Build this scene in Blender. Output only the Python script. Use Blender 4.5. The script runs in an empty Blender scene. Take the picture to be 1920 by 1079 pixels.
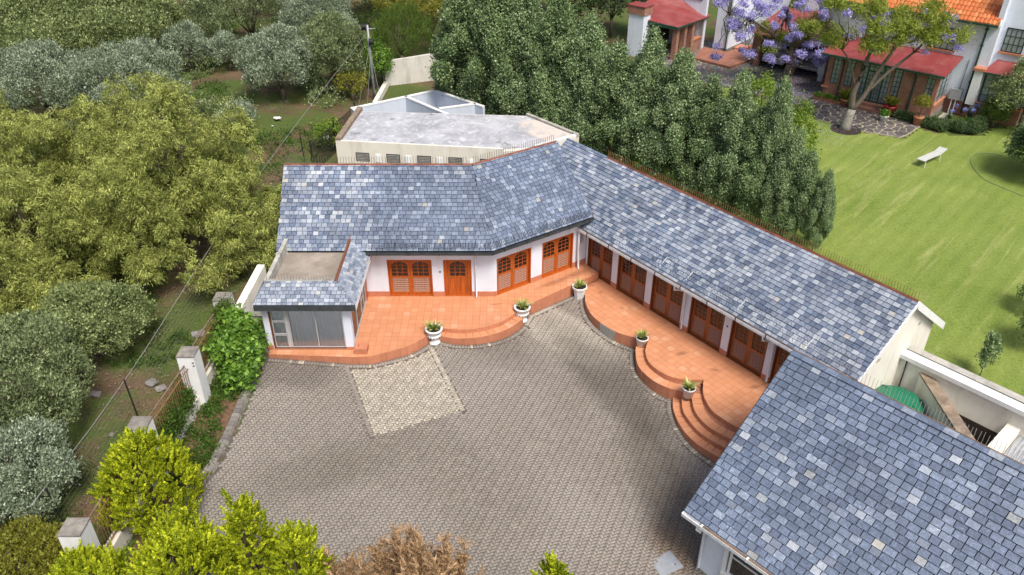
import bpy, math, random
import numpy as np
from mathutils import Matrix, Vector

R = math.radians
scene = bpy.context.scene
col = scene.collection
rng = np.random.default_rng(7)
rnd = random.Random(11)

# ------------------------------------------------------------------ camera, world, sun, exposure
cam_d = bpy.data.cameras.new("camera")
cam = bpy.data.objects.new("camera", cam_d)
col.objects.link(cam)
cam.location = (0, 0, 19)
cam.rotation_euler = (R(90 - 32.9), 0, 0)
cam_d.sensor_width = 36
cam_d.lens = 28.0
cam_d.clip_end = 2000
scene.camera = cam

SUN_AZ, SUN_EL = R(152), R(58)          # azimuth from +Y towards +X
world = bpy.data.worlds.new("World")
scene.world = world
world.use_nodes = True
wn = world.node_tree.nodes
sky = wn.new('ShaderNodeTexSky')
sky.sky_type = 'NISHITA'
sky.sun_disc = False
sky.sun_elevation = SUN_EL
sky.sun_rotation = SUN_AZ
sky.air_density = 1.0
sky.dust_density = 5.0
sky.ozone_density = 0.8
world.node_tree.links.new(sky.outputs[0], wn['Background'].inputs[0])
wn['Background'].inputs[1].default_value = 0.085

sun_d = bpy.data.lights.new("sun", 'SUN')
sun_d.energy = 2.1
sun_d.angle = R(20)
sun_d.color = (1.0, 0.95, 0.87)
sun = bpy.data.objects.new("sun", sun_d)
col.objects.link(sun)
sdir = Vector((math.sin(SUN_AZ) * math.cos(SUN_EL), math.cos(SUN_AZ) * math.cos(SUN_EL), math.sin(SUN_EL)))
sun.rotation_euler = sdir.to_track_quat('Z', 'Y').to_euler()

vs = scene.view_settings
vs.view_transform = 'Standard'
vs.look = 'None'
vs.gamma = 1.0
vs.use_curve_mapping = False
vs.exposure = 0.82

# ------------------------------------------------------------------ object helpers
def zb(X, Y):
    """ground height of the whole plot: it falls gently towards the camera and to the right"""
    return .0458 * min(max(Y - 24, -16), 5) - .0537 * min(max(X + 5.5, -6), 12)

def zbn(X, Y):
    return .0458 * np.clip(Y - 24, -16, 5) - .0537 * np.clip(X + 5.5, -6, 12)

def tag(o, label=None, cat=None, group=None, kind=None):
    if label: o['label'] = label
    if cat: o['category'] = cat
    if group: o['group'] = group
    if kind: o['kind'] = kind
    return o

def thing(name, loc, label, cat, group=None, rz=0.0):
    o = bpy.data.objects.new(name, None)
    col.objects.link(o)
    o.location = loc
    o.rotation_euler = (0, 0, rz)
    o.empty_display_size = .2
    return tag(o, label, cat, group)

def origin_of(p):
    """world location of the root above p (parts carry no transform of their own)"""
    while p.parent: p = p.parent
    return np.array(p.location)

def link(name, mesh, mat=None, parent=None, M=None):
    o = bpy.data.objects.new(name, mesh)
    col.objects.link(o)
    if mat is not None and len(mesh.materials) == 0:
        mesh.materials.append(mat)
    if parent is not None:
        o.parent = parent
    if M is not None:
        o.matrix_basis = M
    return o

class MB:
    """collects faces; build() links them as one mesh object"""
    def __init__(s): s.v = []; s.f = []
    def add(s, vs_, fs):
        n = len(s.v); s.v += [tuple(map(float, p)) for p in vs_]
        s.f += [tuple(i + n for i in f) for f in fs]; return s
    def hexa(s, p):      # 8 corners: bottom 0-3, top 4-7
        return s.add(p, [(3, 2, 1, 0), (4, 5, 6, 7), (0, 1, 5, 4), (1, 2, 6, 5), (2, 3, 7, 6), (3, 0, 4, 7)])
    def box(s, x0, x1, y0, y1, z0, z1):
        return s.hexa([(x0, y0, z0), (x1, y0, z0), (x1, y1, z0), (x0, y1, z0), (x0, y0, z1), (x1, y0, z1), (x1, y1, z1), (x0, y1, z1)])
    def fbox(s, F, s0, s1, t0, t1, z0, z1):      # box in a frame F(s,t,z)->world
        return s.hexa([F(s0, t0, z0), F(s1, t0, z0), F(s1, t1, z0), F(s0, t1, z0), F(s0, t0, z1), F(s1, t0, z1), F(s1, t1, z1), F(s0, t1, z1)])
    def prism(s, poly, z0, z1):
        """poly: xy list; z0/z1 numbers or functions of x,y"""
        a = sum(poly[i][0] * poly[(i + 1) % len(poly)][1] - poly[(i + 1) % len(poly)][0] * poly[i][1] for i in range(len(poly)))
        if a < 0: poly = poly[::-1]
        n = len(poly)
        f0 = z0 if callable(z0) else (lambda x, y: z0)
        f1 = z1 if callable(z1) else (lambda x, y: z1)
        V = [(x, y, f0(x, y)) for x, y in poly] + [(x, y, f1(x, y)) for x, y in poly]
        return s.add(V, [tuple(range(n, 2 * n)), tuple(range(n - 1, -1, -1))] + [(i, (i + 1) % n, n + (i + 1) % n, n + i) for i in range(n)])
    def tube(s, pts, r, n=6, caps=True):
        pts = [Vector(p) for p in pts]
        rs = r if isinstance(r, (list, tuple)) else [r] * len(pts)
        rings = []
        up = Vector((0, 0, 1))
        for i, p in enumerate(pts):
            d = (pts[min(i + 1, len(pts) - 1)] - pts[max(i - 1, 0)]).normalized()
            a = d.cross(up if abs(d.z) < .95 else Vector((1, 0, 0))).normalized()
            b = d.cross(a).normalized()
            rings.append([p + (a * math.cos(2 * math.pi * k / n) + b * math.sin(2 * math.pi * k / n)) * rs[i] for k in range(n)])
        V = [q for ring in rings for q in ring]
        Fc = []
        for i in range(len(pts) - 1):
            for k in range(n):
                Fc.append((i * n + k, (i + 1) * n + k, (i + 1) * n + (k + 1) % n, i * n + (k + 1) % n))
        if caps:
            Fc.append(tuple(range(n)))
            Fc.append(tuple(range(len(V) - 1, len(V) - n - 1, -1)))
        return s.add(V, Fc)
    def lathe(s, prof, c=(0, 0, 0), n=20):
        V = []; Fc = []
        for r, z in prof:
            for k in range(n):
                a = 2 * math.pi * k / n
                V.append((c[0] + r * math.cos(a), c[1] + r * math.sin(a), c[2] + z))
        for i in range(len(prof) - 1):
            for k in range(n):
                Fc.append((i * n + k, i * n + (k + 1) % n, (i + 1) * n + (k + 1) % n, (i + 1) * n + k))
        Fc.append(tuple(range(len(V) - n, len(V))))
        Fc.append(tuple(range(n - 1, -1, -1)))
        return s.add(V, Fc)
    def mesh(s, name, off=(0, 0, 0), smooth=False):
        me = bpy.data.meshes.new(name)
        off = np.array(off, float)
        me.from_pydata([(p[0] - off[0], p[1] - off[1], p[2] - off[2]) for p in s.v], [], s.f)
        if smooth:
            me.polygons.foreach_set('use_smooth', [True] * len(me.polygons))
        me.update()
        return me
    def build(s, name, mat, parent=None, smooth=False, local=False):
        off = (0, 0, 0) if (parent is None or local) else origin_of(parent)
        return link(name, s.mesh(name, off, smooth), mat, parent)

def quads_mesh(name, V, F, attr=None, smooth=False):
    me = bpy.data.meshes.new(name)
    V = np.ascontiguousarray(V, np.float32); F = np.ascontiguousarray(F, np.int32)
    k = F.shape[1]
    me.vertices.add(len(V)); me.vertices.foreach_set('co', V.ravel())
    me.loops.add(F.size); me.loops.foreach_set('vertex_index', F.ravel())
    me.polygons.add(len(F)); me.polygons.foreach_set('loop_start', np.arange(0, F.size, k, dtype=np.int32))
    me.polygons.foreach_set('loop_total', np.full(len(F), k, np.int32))
    if attr is not None:
        a = me.attributes.new('tint', 'FLOAT', 'POINT')
        a.data.foreach_set('value', np.ascontiguousarray(attr, np.float32))
    me.update(calc_edges=True)
    if smooth: me.polygons.foreach_set('use_smooth', np.ones(len(F), bool))
    return me

def clip_poly(subject, rect):
    """Sutherland-Hodgman: subject polygon clipped by convex ccw polygon"""
    out = list(subject)
    n = len(rect)
    for i in range(n):
        a = rect[i]; b = rect[(i + 1) % n]
        inp = out; out = []
        if not inp: break
        ex, ey = b[0] - a[0], b[1] - a[1]
        def side(p): return ex * (p[1] - a[1]) - ey * (p[0] - a[0])
        for j in range(len(inp)):
            p = inp[j]; q = inp[(j + 1) % len(inp)]
            sp, sq = side(p), side(q)
            if sp >= 0: out.append(p)
            if (sp > 0 and sq < 0) or (sp < 0 and sq > 0):
                t = sp / (sp - sq); out.append((p[0] + t * (q[0] - p[0]), p[1] + t * (q[1] - p[1])))
    res = []
    for p in out:
        if not res or abs(p[0] - res[-1][0]) + abs(p[1] - res[-1][1]) > 1e-5: res.append(p)
    while len(res) > 1 and abs(res[0][0] - res[-1][0]) + abs(res[0][1] - res[-1][1]) < 1e-5: res.pop()
    return res

def area(p):
    return .5 * sum(p[i][0] * p[(i + 1) % len(p)][1] - p[(i + 1) % len(p)][0] * p[i][1] for i in range(len(p)))

def inside(p, poly):
    c = False; n = len(poly); x, y = p
    for i in range(n):
        x1, y1 = poly[i]; x2, y2 = poly[i - 1]
        if (y1 > y) != (y2 > y) and x < (x2 - x1) * (y - y1) / (y2 - y1) + x1: c = not c
    return c

def smooth_line(pts, step=.12):
    P_ = [np.array(p, float) for p in pts]
    P_ = [2 * P_[0] - P_[1]] + P_ + [2 * P_[-1] - P_[-2]]
    out = []
    for i in range(1, len(P_) - 2):
        n = max(2, int(np.linalg.norm(P_[i + 1] - P_[i]) / step))
        for k in range(n):
            t = k / n; a, b, c, d = P_[i - 1:i + 3]
            out.append(tuple(.5 * (2 * b + (c - a) * t + (2 * a - 5 * b + 4 * c - d) * t * t + (3 * b - a - 3 * c + d) * t ** 3)))
    out.append(tuple(P_[-2]))
    return out

def frame2(o, ang):
    """frame with s along ang, t to the LEFT of it"""
    c, s_ = math.cos(ang), math.sin(ang)
    return lambda s, t, z: (o[0] + c * s - s_ * t, o[1] + s_ * s + c * t, z)

# ------------------------------------------------------------------ materials
MATS = {}
class NT:
    def __init__(s, name):
        s.m = bpy.data.materials.new(name); s.m.use_nodes = True
        s.nt = s.m.node_tree; s.n = s.nt.nodes; s.bsdf = s.n['Principled BSDF']; s.out = s.n['Material Output']
        MATS[name] = s.m
    def new(s, t, **kw):
        nd = s.n.new(t)
        for k, v in kw.items():
            if k.startswith('_'): setattr(nd, k[1:], v)
            else: nd.inputs[k].default_value = v
        return nd
    def l(s, a, b): s.nt.links.new(a, b)
    def pos(s): return s.new('ShaderNodeNewGeometry').outputs['Position']
    def noise(s, scale, detail=4, rough=.55, vec=None, dist=0):
        nd = s.new('ShaderNodeTexNoise'); nd.inputs['Scale'].default_value = scale
        nd.inputs['Detail'].default_value = detail; nd.inputs['Roughness'].default_value = rough
        nd.inputs['Distortion'].default_value = dist
        s.l(vec if vec is not None else s.pos(), nd.inputs['Vector']); return nd.outputs['Fac']
    def ramp(s, fac, stops, interp='LINEAR'):
        nd = s.new('ShaderNodeValToRGB'); cr = nd.color_ramp; cr.interpolation = interp
        while len(cr.elements) < len(stops): cr.elements.new(.5)
        for e, (p, c) in zip(cr.elements, stops):
            e.position = p; e.color = (c[0], c[1], c[2], 1) if not isinstance(c, (int, float)) else (c, c, c, 1)
        s.l(fac, nd.inputs['Fac']); return nd.outputs['Color']
    def mix(s, fac, a, b, mode='MIX'):
        nd = s.n.new('ShaderNodeMix'); nd.data_type = 'RGBA'; nd.blend_type = mode
        for key, v in ((0, fac), (6, a), (7, b)):
            if hasattr(v, 'is_linked') or isinstance(v, bpy.types.NodeSocket): s.l(v, nd.inputs[key])
            elif key == 0: nd.inputs[0].default_value = v
            else: nd.inputs[key].default_value = (v[0], v[1], v[2], 1) if not isinstance(v, (int, float)) else (v, v, v, 1)
        return nd.outputs[2]
    def math(s, op, a, b=0.0, clamp=False):
        nd = s.new('ShaderNodeMath', _operation=op); nd.use_clamp = clamp
        for i, v in ((0, a), (1, b)):
            if isinstance(v, bpy.types.NodeSocket): s.l(v, nd.inputs[i])
            else: nd.inputs[i].default_value = v
        return nd.outputs[0]
    def piece_random(s):
        g = s.new('ShaderNodeNewGeometry'); o = s.new('ShaderNodeObjectInfo')
        return s.math('FRACT', s.math('ADD', g.outputs['Random Per Island'], o.outputs['Random']))
    def ellipse(s, c, rot, rx, ry, soft=.5, wob=.5):
        """1 inside an ellipse on the ground, 0 outside, edge broken up by noise"""
        mp = s.new('ShaderNodeMapping', _vector_type='TEXTURE')
        mp.inputs['Location'].default_value = (c[0], c[1], 0); mp.inputs['Rotation'].default_value = (0, 0, rot)
        mp.inputs['Scale'].default_value = (rx, ry, 1e3)
        s.l(s.pos(), mp.inputs['Vector'])
        ln = s.new('ShaderNodeVectorMath', _operation='LENGTH'); s.l(mp.outputs[0], ln.inputs[0])
        d = s.math('ADD', ln.outputs['Value'], s.math('MULTIPLY', s.math('SUBTRACT', s.noise(.9, 5), .5), wob * 2))
        mr = s.new('ShaderNodeMapRange', _interpolation_type='SMOOTHSTEP')
        s.l(d, mr.inputs['Value']); mr.inputs['From Min'].default_value = 1 - soft; mr.inputs['From Max'].default_value = 1 + soft
        mr.inputs['To Min'].default_value = 1; mr.inputs['To Max'].default_value = 0
        return mr.outputs[0]
    def done(s, color, rough=.7, bump=None, bstr=.3, bdist=.02, spec=.4, metal=0.0):
        if isinstance(color, bpy.types.NodeSocket): s.l(color, s.bsdf.inputs['Base Color'])
        else: s.bsdf.inputs['Base Color'].default_value = (*color, 1)
        if isinstance(rough, bpy.types.NodeSocket): s.l(rough, s.bsdf.inputs['Roughness'])
        else: s.bsdf.inputs['Roughness'].default_value = rough
        s.bsdf.inputs['Specular IOR Level'].default_value = spec
        s.bsdf.inputs['Metallic'].default_value = metal
        if bump is not None:
            b = s.new('ShaderNodeBump'); b.inputs['Strength'].default_value = bstr; b.inputs['Distance'].default_value = bdist
            s.l(bump, b.inputs['Height']); s.l(b.outputs[0], s.bsdf.inputs['Normal'])
        return s.m

def plain(name, c, rough=.6, var=.12, scale=3.0, bump=.15, spec=.4, metal=0.0, dirt=None):
    t = NT(name)
    n1 = t.noise(scale, 6, .6)
    cc = t.mix(t.ramp(n1, [(.3, 0), (.7, 1)]), tuple(x * (1 - var) for x in c), tuple(min(1, x * (1 + var)) for x in c))
    if dirt:
        mpd = t.new('ShaderNodeMapping'); mpd.inputs['Scale'].default_value = (1.6, 1.6, .4); t.l(t.pos(), mpd.inputs['Vector'])
        cc = t.mix(t.math('MULTIPLY', t.ramp(t.noise(dirt[1], 7, .68, mpd.outputs[0]), [(.47, 0), (.72, 1)]), min(1, dirt[2] * 1.25)), cc, dirt[0])
    return t.done(cc, rough, t.noise(scale * 14, 3) if bump else None, bump, .01, spec, metal)

def pieces(name, stops, rough=.7, vein=.25, vscale=9, bump=.3, spec=.4, interp='LINEAR', bdist=.01):
    t = NT(name)
    c = t.ramp(t.piece_random(), stops, interp)
    v = t.ramp(t.noise(vscale, 6, .65, dist=1.0), [(.25, 1 - vein), (.75, 1 + vein)])
    return t.done(t.mix(1.0, c, v, 'MULTIPLY'), rough, t.noise(vscale * 4, 5), bump, bdist, spec)

def leafmat(name, a, b, trans=.35, rough=.55, spec=.3, hue=.5):
    """leaf colour between a and b by clump and by leaf"""
    t = NT(name)
    at = t.new('ShaderNodeAttribute'); at.attribute_name = 'tint'
    g = t.new('ShaderNodeNewGeometry')
    f = t.math('ADD', t.math('MULTIPLY', at.outputs['Fac'], .45), t.math('MULTIPLY', g.outputs['Random Per Island'], .55))
    c = t.ramp(f, [(.15, tuple(x * .8 for x in a)), (.62, tuple(x * .62 + y * .38 for x, y in zip(a, b))), (.98, b)])  # leaf variation widened to put glints and dark depth into the colour
    t.l(c, t.bsdf.inputs['Base Color'])
    t.bsdf.inputs['Roughness'].default_value = rough
    t.bsdf.inputs['Specular IOR Level'].default_value = spec
    tr = t.new('ShaderNodeBsdfTranslucent'); t.l(c, tr.inputs['Color'])
    ms = t.new('ShaderNodeMixShader'); ms.inputs[0].default_value = trans
    t.l(t.bsdf.outputs[0], ms.inputs[1]); t.l(tr.outputs[0], ms.inputs[2]); t.l(ms.outputs[0], t.out.inputs['Surface'])
    return t.m

# --- buildings
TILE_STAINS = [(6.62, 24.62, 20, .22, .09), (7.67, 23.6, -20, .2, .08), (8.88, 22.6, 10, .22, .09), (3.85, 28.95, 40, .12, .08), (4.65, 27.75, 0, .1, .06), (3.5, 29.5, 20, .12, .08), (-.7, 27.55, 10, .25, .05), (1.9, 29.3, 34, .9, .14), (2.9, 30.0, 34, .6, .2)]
m_wall = plain('white_plaster', (.68, .735, .835), .8, .05, 1.5, .1, .2, dirt=((.45, .44, .42), 1.2, .25))  # blue cast of shade mixed into the white base colour
m_cream = plain('cream_plaster', (.75, .725, .655), .85, .06, .8, .15, .2, dirt=((.40, .36, .28), .9, .35))
m_plinth = plain('terracotta_paint', (.48, .19, .105), .6, .12, 3, .1)
t = NT('terracotta_tile')
c_ = t.ramp(t.piece_random(), [(0, (.54, .238, .120)), (.5, (.575, .258, .134)), (.93, (.60, .275, .146)), (1, (.61, .325, .195))])
c_ = t.mix(1.0, c_, t.ramp(t.noise(.55, 6, .62), [(.3, .90), (.7, 1.07)]), 'MULTIPLY')
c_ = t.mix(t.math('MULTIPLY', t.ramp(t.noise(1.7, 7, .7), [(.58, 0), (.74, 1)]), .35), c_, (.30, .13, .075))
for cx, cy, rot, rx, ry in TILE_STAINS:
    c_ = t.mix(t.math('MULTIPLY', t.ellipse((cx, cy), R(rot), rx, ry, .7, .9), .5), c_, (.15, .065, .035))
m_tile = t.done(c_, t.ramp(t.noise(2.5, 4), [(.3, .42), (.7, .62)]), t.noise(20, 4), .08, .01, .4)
m_grout = plain('tile_grout', (.31, .13, .075), .8, .2, 6)
m_slate = None
t = NT('slate')
r_ = t.piece_random()
c_ = t.ramp(r_, [(0, (.092, .120, .182)), (.40, (.116, .150, .222)), (.70, (.145, .184, .264)), (.90, (.19, .234, .32)), (.975, (.245, .29, .37)), (.994, (.28, .315, .36)), (1, (.30, .285, .25))])  # slate greys here and in the pale mix tinted blue for reflected sky
vein = t.ramp(t.noise(7, 7, .7, dist=1.6), [(.3, .68), (.5, .97), (.6, 1.25), (.70, 1.9), (.78, 2.4)])
c_ = t.mix(1.0, c_, t.ramp(t.noise(.45, 5, .6), [(.3, .82), (.7, 1.16)]), 'MULTIPLY')
m_slate = t.done(t.mix(1.0, c_, vein, 'MULTIPLY'), t.ramp(t.noise(12, 4), [(.3, .38), (.7, .62)]), t.noise(22, 6), .35, .012, .5)
t = NT('slate_pale')
c_ = t.ramp(t.piece_random(), [(0, (.14, .168, .226)), (.3, (.20, .235, .302)), (.6, (.275, .314, .385)), (.87, (.325, .362, .425)), (.97, (.415, .452, .51)), (1, (.38, .37, .34))])
c_ = t.mix(1.0, c_, t.ramp(t.noise(.45, 5, .6), [(.3, .82), (.7, 1.16)]), 'MULTIPLY')
m_slate2 = t.done(t.mix(1.0, c_, t.ramp(t.noise(7, 7, .7, dist=1.6), [(.3, .75), (.52, 1.0), (.66, 1.2), (.76, 1.6)]), 'MULTIPLY'), .5, t.noise(22, 6), .35, .012, .5)
m_under = plain('roof_underlay', (.018, .02, .026), .9)
m_ridge = pieces('ridge_terracotta', [(0, (.15, .05, .032)), (1, (.26, .085, .05))], .8, .3, 6)
m_spike = plain('spike_wire', (.16, .13, .11), .6, .3, 5, 0, metal=.2)
m_spike_d = plain('dark_spike_wire', (.045, .05, .06), .6, .3, 5, 0)
m_spike_r = plain('rusty_spike_wire', (.22, .12, .05), .8, .3, 5, 0)
m_gutter_d = plain('dark_gutter', (.045, .05, .055), .5, .3, 4)
m_gutter_w = plain('white_gutter', (.72, .74, .78), .45, .06, 3, .05, .4, dirt=((.35, .30, .24), 3, .4))
m_rust = plain('rusty_flashing', (.20, .13, .085), .85, .4, 4)
m_wood = None
for nm, base in (('door_wood_warm', (.42, .095, .014)), ('door_wood_weathered_shade', (.29, .082, .024)), ('louvre_wood', (.34, .17, .11)), ('frame_wood', (.17, .055, .02))):  # darker door wood mixes weathering with the right wing's shaded side
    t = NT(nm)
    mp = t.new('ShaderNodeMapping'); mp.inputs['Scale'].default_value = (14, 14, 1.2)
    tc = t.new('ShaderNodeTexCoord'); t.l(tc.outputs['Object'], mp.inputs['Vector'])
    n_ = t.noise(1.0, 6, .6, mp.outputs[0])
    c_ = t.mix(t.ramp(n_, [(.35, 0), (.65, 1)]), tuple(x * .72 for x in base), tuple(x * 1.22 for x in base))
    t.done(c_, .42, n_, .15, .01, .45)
m_wood, m_wood_d, m_louv, m_frame = MATS['door_wood_warm'], MATS['door_wood_weathered_shade'], MATS['louvre_wood'], MATS['frame_wood']
m_pane = plain('dark_pane', (.012, .013, .015), .12, .1, 3, 0, .6)
m_alu = plain('aluminium_frame', (.55, .56, .58), .35, .05, 3, 0, .5, .3)
m_brass = plain('brass', (.35, .25, .10), .35, .1, 3, 0, .5, .8)
m_curtain = plain('grey_curtain', (.90, .93, .96), .9, .05, 2, 0, .1)
t = NT('window_glass')
gl = t.new('ShaderNodeBsdfGlossy'); gl.inputs['Roughness'].default_value = .02
tp = t.new('ShaderNodeBsdfTransparent'); tp.inputs['Color'].default_value = (.96, .97, .98, 1)
fr = t.new('ShaderNodeFresnel'); fr.inputs['IOR'].default_value = 1.5
ms = t.new('ShaderNodeMixShader'); t.l(fr.outputs[0], ms.inputs[0]); t.l(tp.outputs[0], ms.inputs[1]); t.l(gl.outputs[0], ms.inputs[2])
t.l(ms.outputs[0], t.out.inputs['Surface']); m_glass = t.m
m_concrete = plain('grey_screed', (.30, .26, .22), .8, .25, 1.2, .2, dirt=((.20, .17, .14), 1.5, .6))
m_parapet = plain('weathered_parapet', (.42, .41, .37), .9, .25, 2.0, .2, dirt=((.18, .17, .15), 2.0, .6))
m_brown_coping = plain('stained_coping', (.26, .20, .145), .9, .4, 2.5, .2, dirt=((.12, .09, .07), 2.2, .7))
m_white = plain('white_paint', (.78, .79, .80), .5, .04, 2, .05, .4, dirt=((.5, .48, .44), 2, .3))
m_urn = plain('white_concrete', (.74, .75, .77), .7, .06, 8, .3, .3, dirt=((.45, .44, .42), 5, .35))
m_grey_pot = plain('grey_white_pot', (.68, .70, .73), .6, .06, 8, .1)
m_soil = plain('dark_soil', (.035, .025, .018), .95, .3, 12, .5)
m_tank = plain('green_plastic', (.012, .16, .085), .35, .08, 2, .03, .5)
m_steel = plain('galvanised_plate', (.42, .44, .47), .5, .15, 6, .4, .5, .4)
m_black = plain('black_metal', (.02, .02, .022), .5, .2, 5, 0)
m_redroof = plain('red_sheet_roof', (.24, .045, .045), .5, .14, .8, .05, .4, dirt=((.32, .13, .12), .7, .5))
m_green = plain('dark_green_paint', (.018, .06, .042), .4, .15, 3, 0)
m_orange_tile = pieces('orange_roof_tile', [(0, (.46, .12, .035)), (.6, (.56, .17, .05)), (1, (.64, .24, .09))], .7, .2, 4, .2)
m_stonebase = plain('grey_stone', (.20, .20, .19), .9, .3, 3, .3)
m_leadwall = plain('pale_blue_wall', (.56, .62, .72), .85, .05, 1, .1, dirt=((.42, .46, .52), .8, .4))
t = NT('red_brick')
tc = t.new('ShaderNodeTexCoord')
bk = t.new('ShaderNodeTexBrick'); t.l(tc.outputs['UV'], bk.inputs['Vector'])
bk.inputs['Color1'].default_value = (.27, .09, .05, 1); bk.inputs['Color2'].default_value = (.35, .13, .075, 1); bk.inputs['Mortar'].default_value = (.30, .25, .21, 1)
bk.inputs['Scale'].default_value = 1; bk.inputs['Brick Width'].default_value = .23; bk.inputs['Row Height'].default_value = .085; bk.inputs['Mortar Size'].default_value = .012
c_ = t.mix(1.0, bk.outputs['Color'], t.ramp(t.noise(1.5, 5), [(.3, .75), (.7, 1.2)]), 'MULTIPLY')
m_brick = t.done(c_, .85, bk.outputs['Fac'], .4, -.01)

def box_uv(o):
    """metre-scaled UVs for brickwork, projected along each face's own normal"""
    me = o.data; uv = me.uv_layers.new(name='uv')
    for p in me.polygons:
        n = p.normal
        h = Vector((-n.y, n.x, 0)); h = h.normalized() if h.length > .2 else Vector((1, 0, 0))
        w = Vector((0, 0, 1)) if abs(n.z) < .7 else Vector((0, 1, 0))
        for li in p.loop_indices:
            c = me.vertices[me.loops[li].vertex_index].co
            uv.data[li].uv = (c.dot(h), c.dot(w))
    return o

# flat bitumen roof of the outbuilding, worn and silvery
t = NT('silver_roof_coating')
c_ = t.mix(t.ramp(t.noise(.7, 6, .6), [(.35, 0), (.65, 1)]), (.30, .31, .34), (.47, .48, .52))
c_ = t.mix(t.math('MULTIPLY', t.ramp(t.noise(2.6, 7, .7, dist=.8), [(.5, 0), (.66, 1)]), .75), c_, (.66, .66, .68))
c_ = t.mix(t.ramp(t.noise(1.1, 6, .6, dist=.5), [(.60, 0), (.68, .75)]), c_, (.15, .14, .14))
c_ = t.mix(t.math('MULTIPLY', t.ellipse((2.6, 39.6), R(-45), 2.6, 1.4, .12, .10), t.ramp(t.noise(1.6, 6, .6), [(.36, .2), (.52, 1)])), c_, (.60, .53, .48))
m_silver = t.done(c_, .6, t.noise(18, 4), .2, .01, .4)

# courtyard pavers: grey-brown, with washed pale and oily dark areas of their own shape
t = NT('courtyard_paver')
c_ = t.ramp(t.piece_random(), [(0, (.208, .183, .158)), (.5, (.232, .206, .178)), (.85, (.255, .228, .198)), (1, (.252, .21, .176))])
c_ = t.mix(t.ramp(t.noise(.16, 4, .5), [(.4, 0), (.62, .7)]), c_, (.315, .284, .256))
c_ = t.mix(t.math('MULTIPLY', t.ellipse((2.1, 26.4), R(-50), 2.6, 1.15, .22, .3), .85), c_, (.40, .365, .31))
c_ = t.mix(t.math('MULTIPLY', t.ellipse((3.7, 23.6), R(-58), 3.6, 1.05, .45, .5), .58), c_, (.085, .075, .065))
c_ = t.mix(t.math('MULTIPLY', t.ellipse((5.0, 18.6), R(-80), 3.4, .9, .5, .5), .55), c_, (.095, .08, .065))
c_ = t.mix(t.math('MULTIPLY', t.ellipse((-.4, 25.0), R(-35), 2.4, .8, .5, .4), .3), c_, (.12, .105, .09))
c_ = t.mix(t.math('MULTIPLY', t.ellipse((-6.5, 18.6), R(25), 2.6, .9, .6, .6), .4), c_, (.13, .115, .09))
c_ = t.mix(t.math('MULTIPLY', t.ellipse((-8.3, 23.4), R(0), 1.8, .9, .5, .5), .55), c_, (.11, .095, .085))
c_ = t.mix(t.math('MULTIPLY', t.ellipse((4.9, 16.2), R(30), .6, .9, .5, .5), .4), c_, (.30, .19, .10))
c_ = t.mix(1.0, c_, t.ramp(t.noise(5, 6, .7), [(.3, .86), (.7, 1.14)]), 'MULTIPLY')
m_paver = t.done(c_, .85, t.noise(40, 4), .3, .006, .25)
m_paver_pale = pieces('pale_paver', [(0, (.335, .30, .245)), (.6, (.395, .36, .295)), (1, (.46, .42, .35))], .85, .18, 4, .3, .25)
m_sand = plain('joint_sand', (.105, .092, .078), .95, .3, 5)
m_kerb = pieces('kerb_block', [(0, (.15, .14, .13)), (1, (.24, .225, .205))], .9, .25, 5, .3, .25)

# lawn with paler mown streaks
t = NT('lawn')
mp = t.new('ShaderNodeMapping'); mp.inputs['Rotation'].default_value = (0, 0, R(-47)); t.l(t.pos(), mp.inputs['Vector'])
mp2 = t.new('ShaderNodeMapping'); mp2.inputs['Scale'].default_value = (.16, 2.1, 1); t.l(mp.outputs[0], mp2.inputs['Vector'])
streak = t.noise(1.0, 5, .6, mp2.outputs[0], .6)
fine = t.noise(9, 8, .75)
c_ = t.mix(t.ramp(t.noise(.22, 5, .6), [(.36, 0), (.66, 1)]), (.145, .208, .040), (.208, .268, .060))
c_ = t.mix(t.math('MULTIPLY', t.ramp(streak, [(.54, 0), (.72, 1)]), .6), c_, (.40, .40, .17))
wv = t.new('ShaderNodeTexWave', _bands_direction='Y'); wv.inputs['Scale'].default_value = .42; wv.inputs['Distortion'].default_value = 1.2; wv.inputs['Detail Scale'].default_value = .6
t.l(mp.outputs[0], wv.inputs['Vector'])
c_ = t.mix(t.math('MULTIPLY', wv.outputs['Fac'], .22), c_, (.27, .33, .085))
c_ = t.mix(t.ramp(t.noise(1.6, 6, .7), [(.5, 0), (.8, .4)]), c_, (.26, .31, .06))
c_ = t.mix(1.0, c_, t.ramp(fine, [(.25, .55), (.75, 1.45)]), 'MULTIPLY')
m_lawn = t.done(c_, .9, t.noise(30, 6, .75), .9, .04, .15)

# bush ground: red-brown soil, dry litter and green patches
t = NT('bush_soil')
c_ = t.mix(t.ramp(t.noise(.5, 6, .65), [(.35, 0), (.65, 1)]), (.085, .058, .038), (.175, .115, .072))
c_ = t.mix(t.ramp(t.noise(.33, 6, .65), [(.40, 0), (.54, .9)]), c_, (.072, .112, .026))
c_ = t.mix(t.ramp(t.noise(2.2, 6, .7), [(.55, 0), (.75, .6)]), c_, (.13, .155, .045))
c_ = t.mix(1.0, c_, t.ramp(t.noise(12, 7, .75), [(.25, .6), (.75, 1.4)]), 'MULTIPLY')
m_ground = t.done(c_, .95, t.noise(8, 7, .7), .8, .06, .15)
m_bed = plain('garden_soil', (.13, .075, .045), .95, .35, 6, .5)
t = NT('stone_drive')
vo = t.new('ShaderNodeTexVoronoi', _feature='DISTANCE_TO_EDGE'); vo.inputs['Scale'].default_value = 2.6; t.l(t.pos(), vo.inputs['Vector'])
vc = t.new('ShaderNodeTexVoronoi'); vc.inputs['Scale'].default_value = 2.6; t.l(t.pos(), vc.inputs['Vector'])
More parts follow.
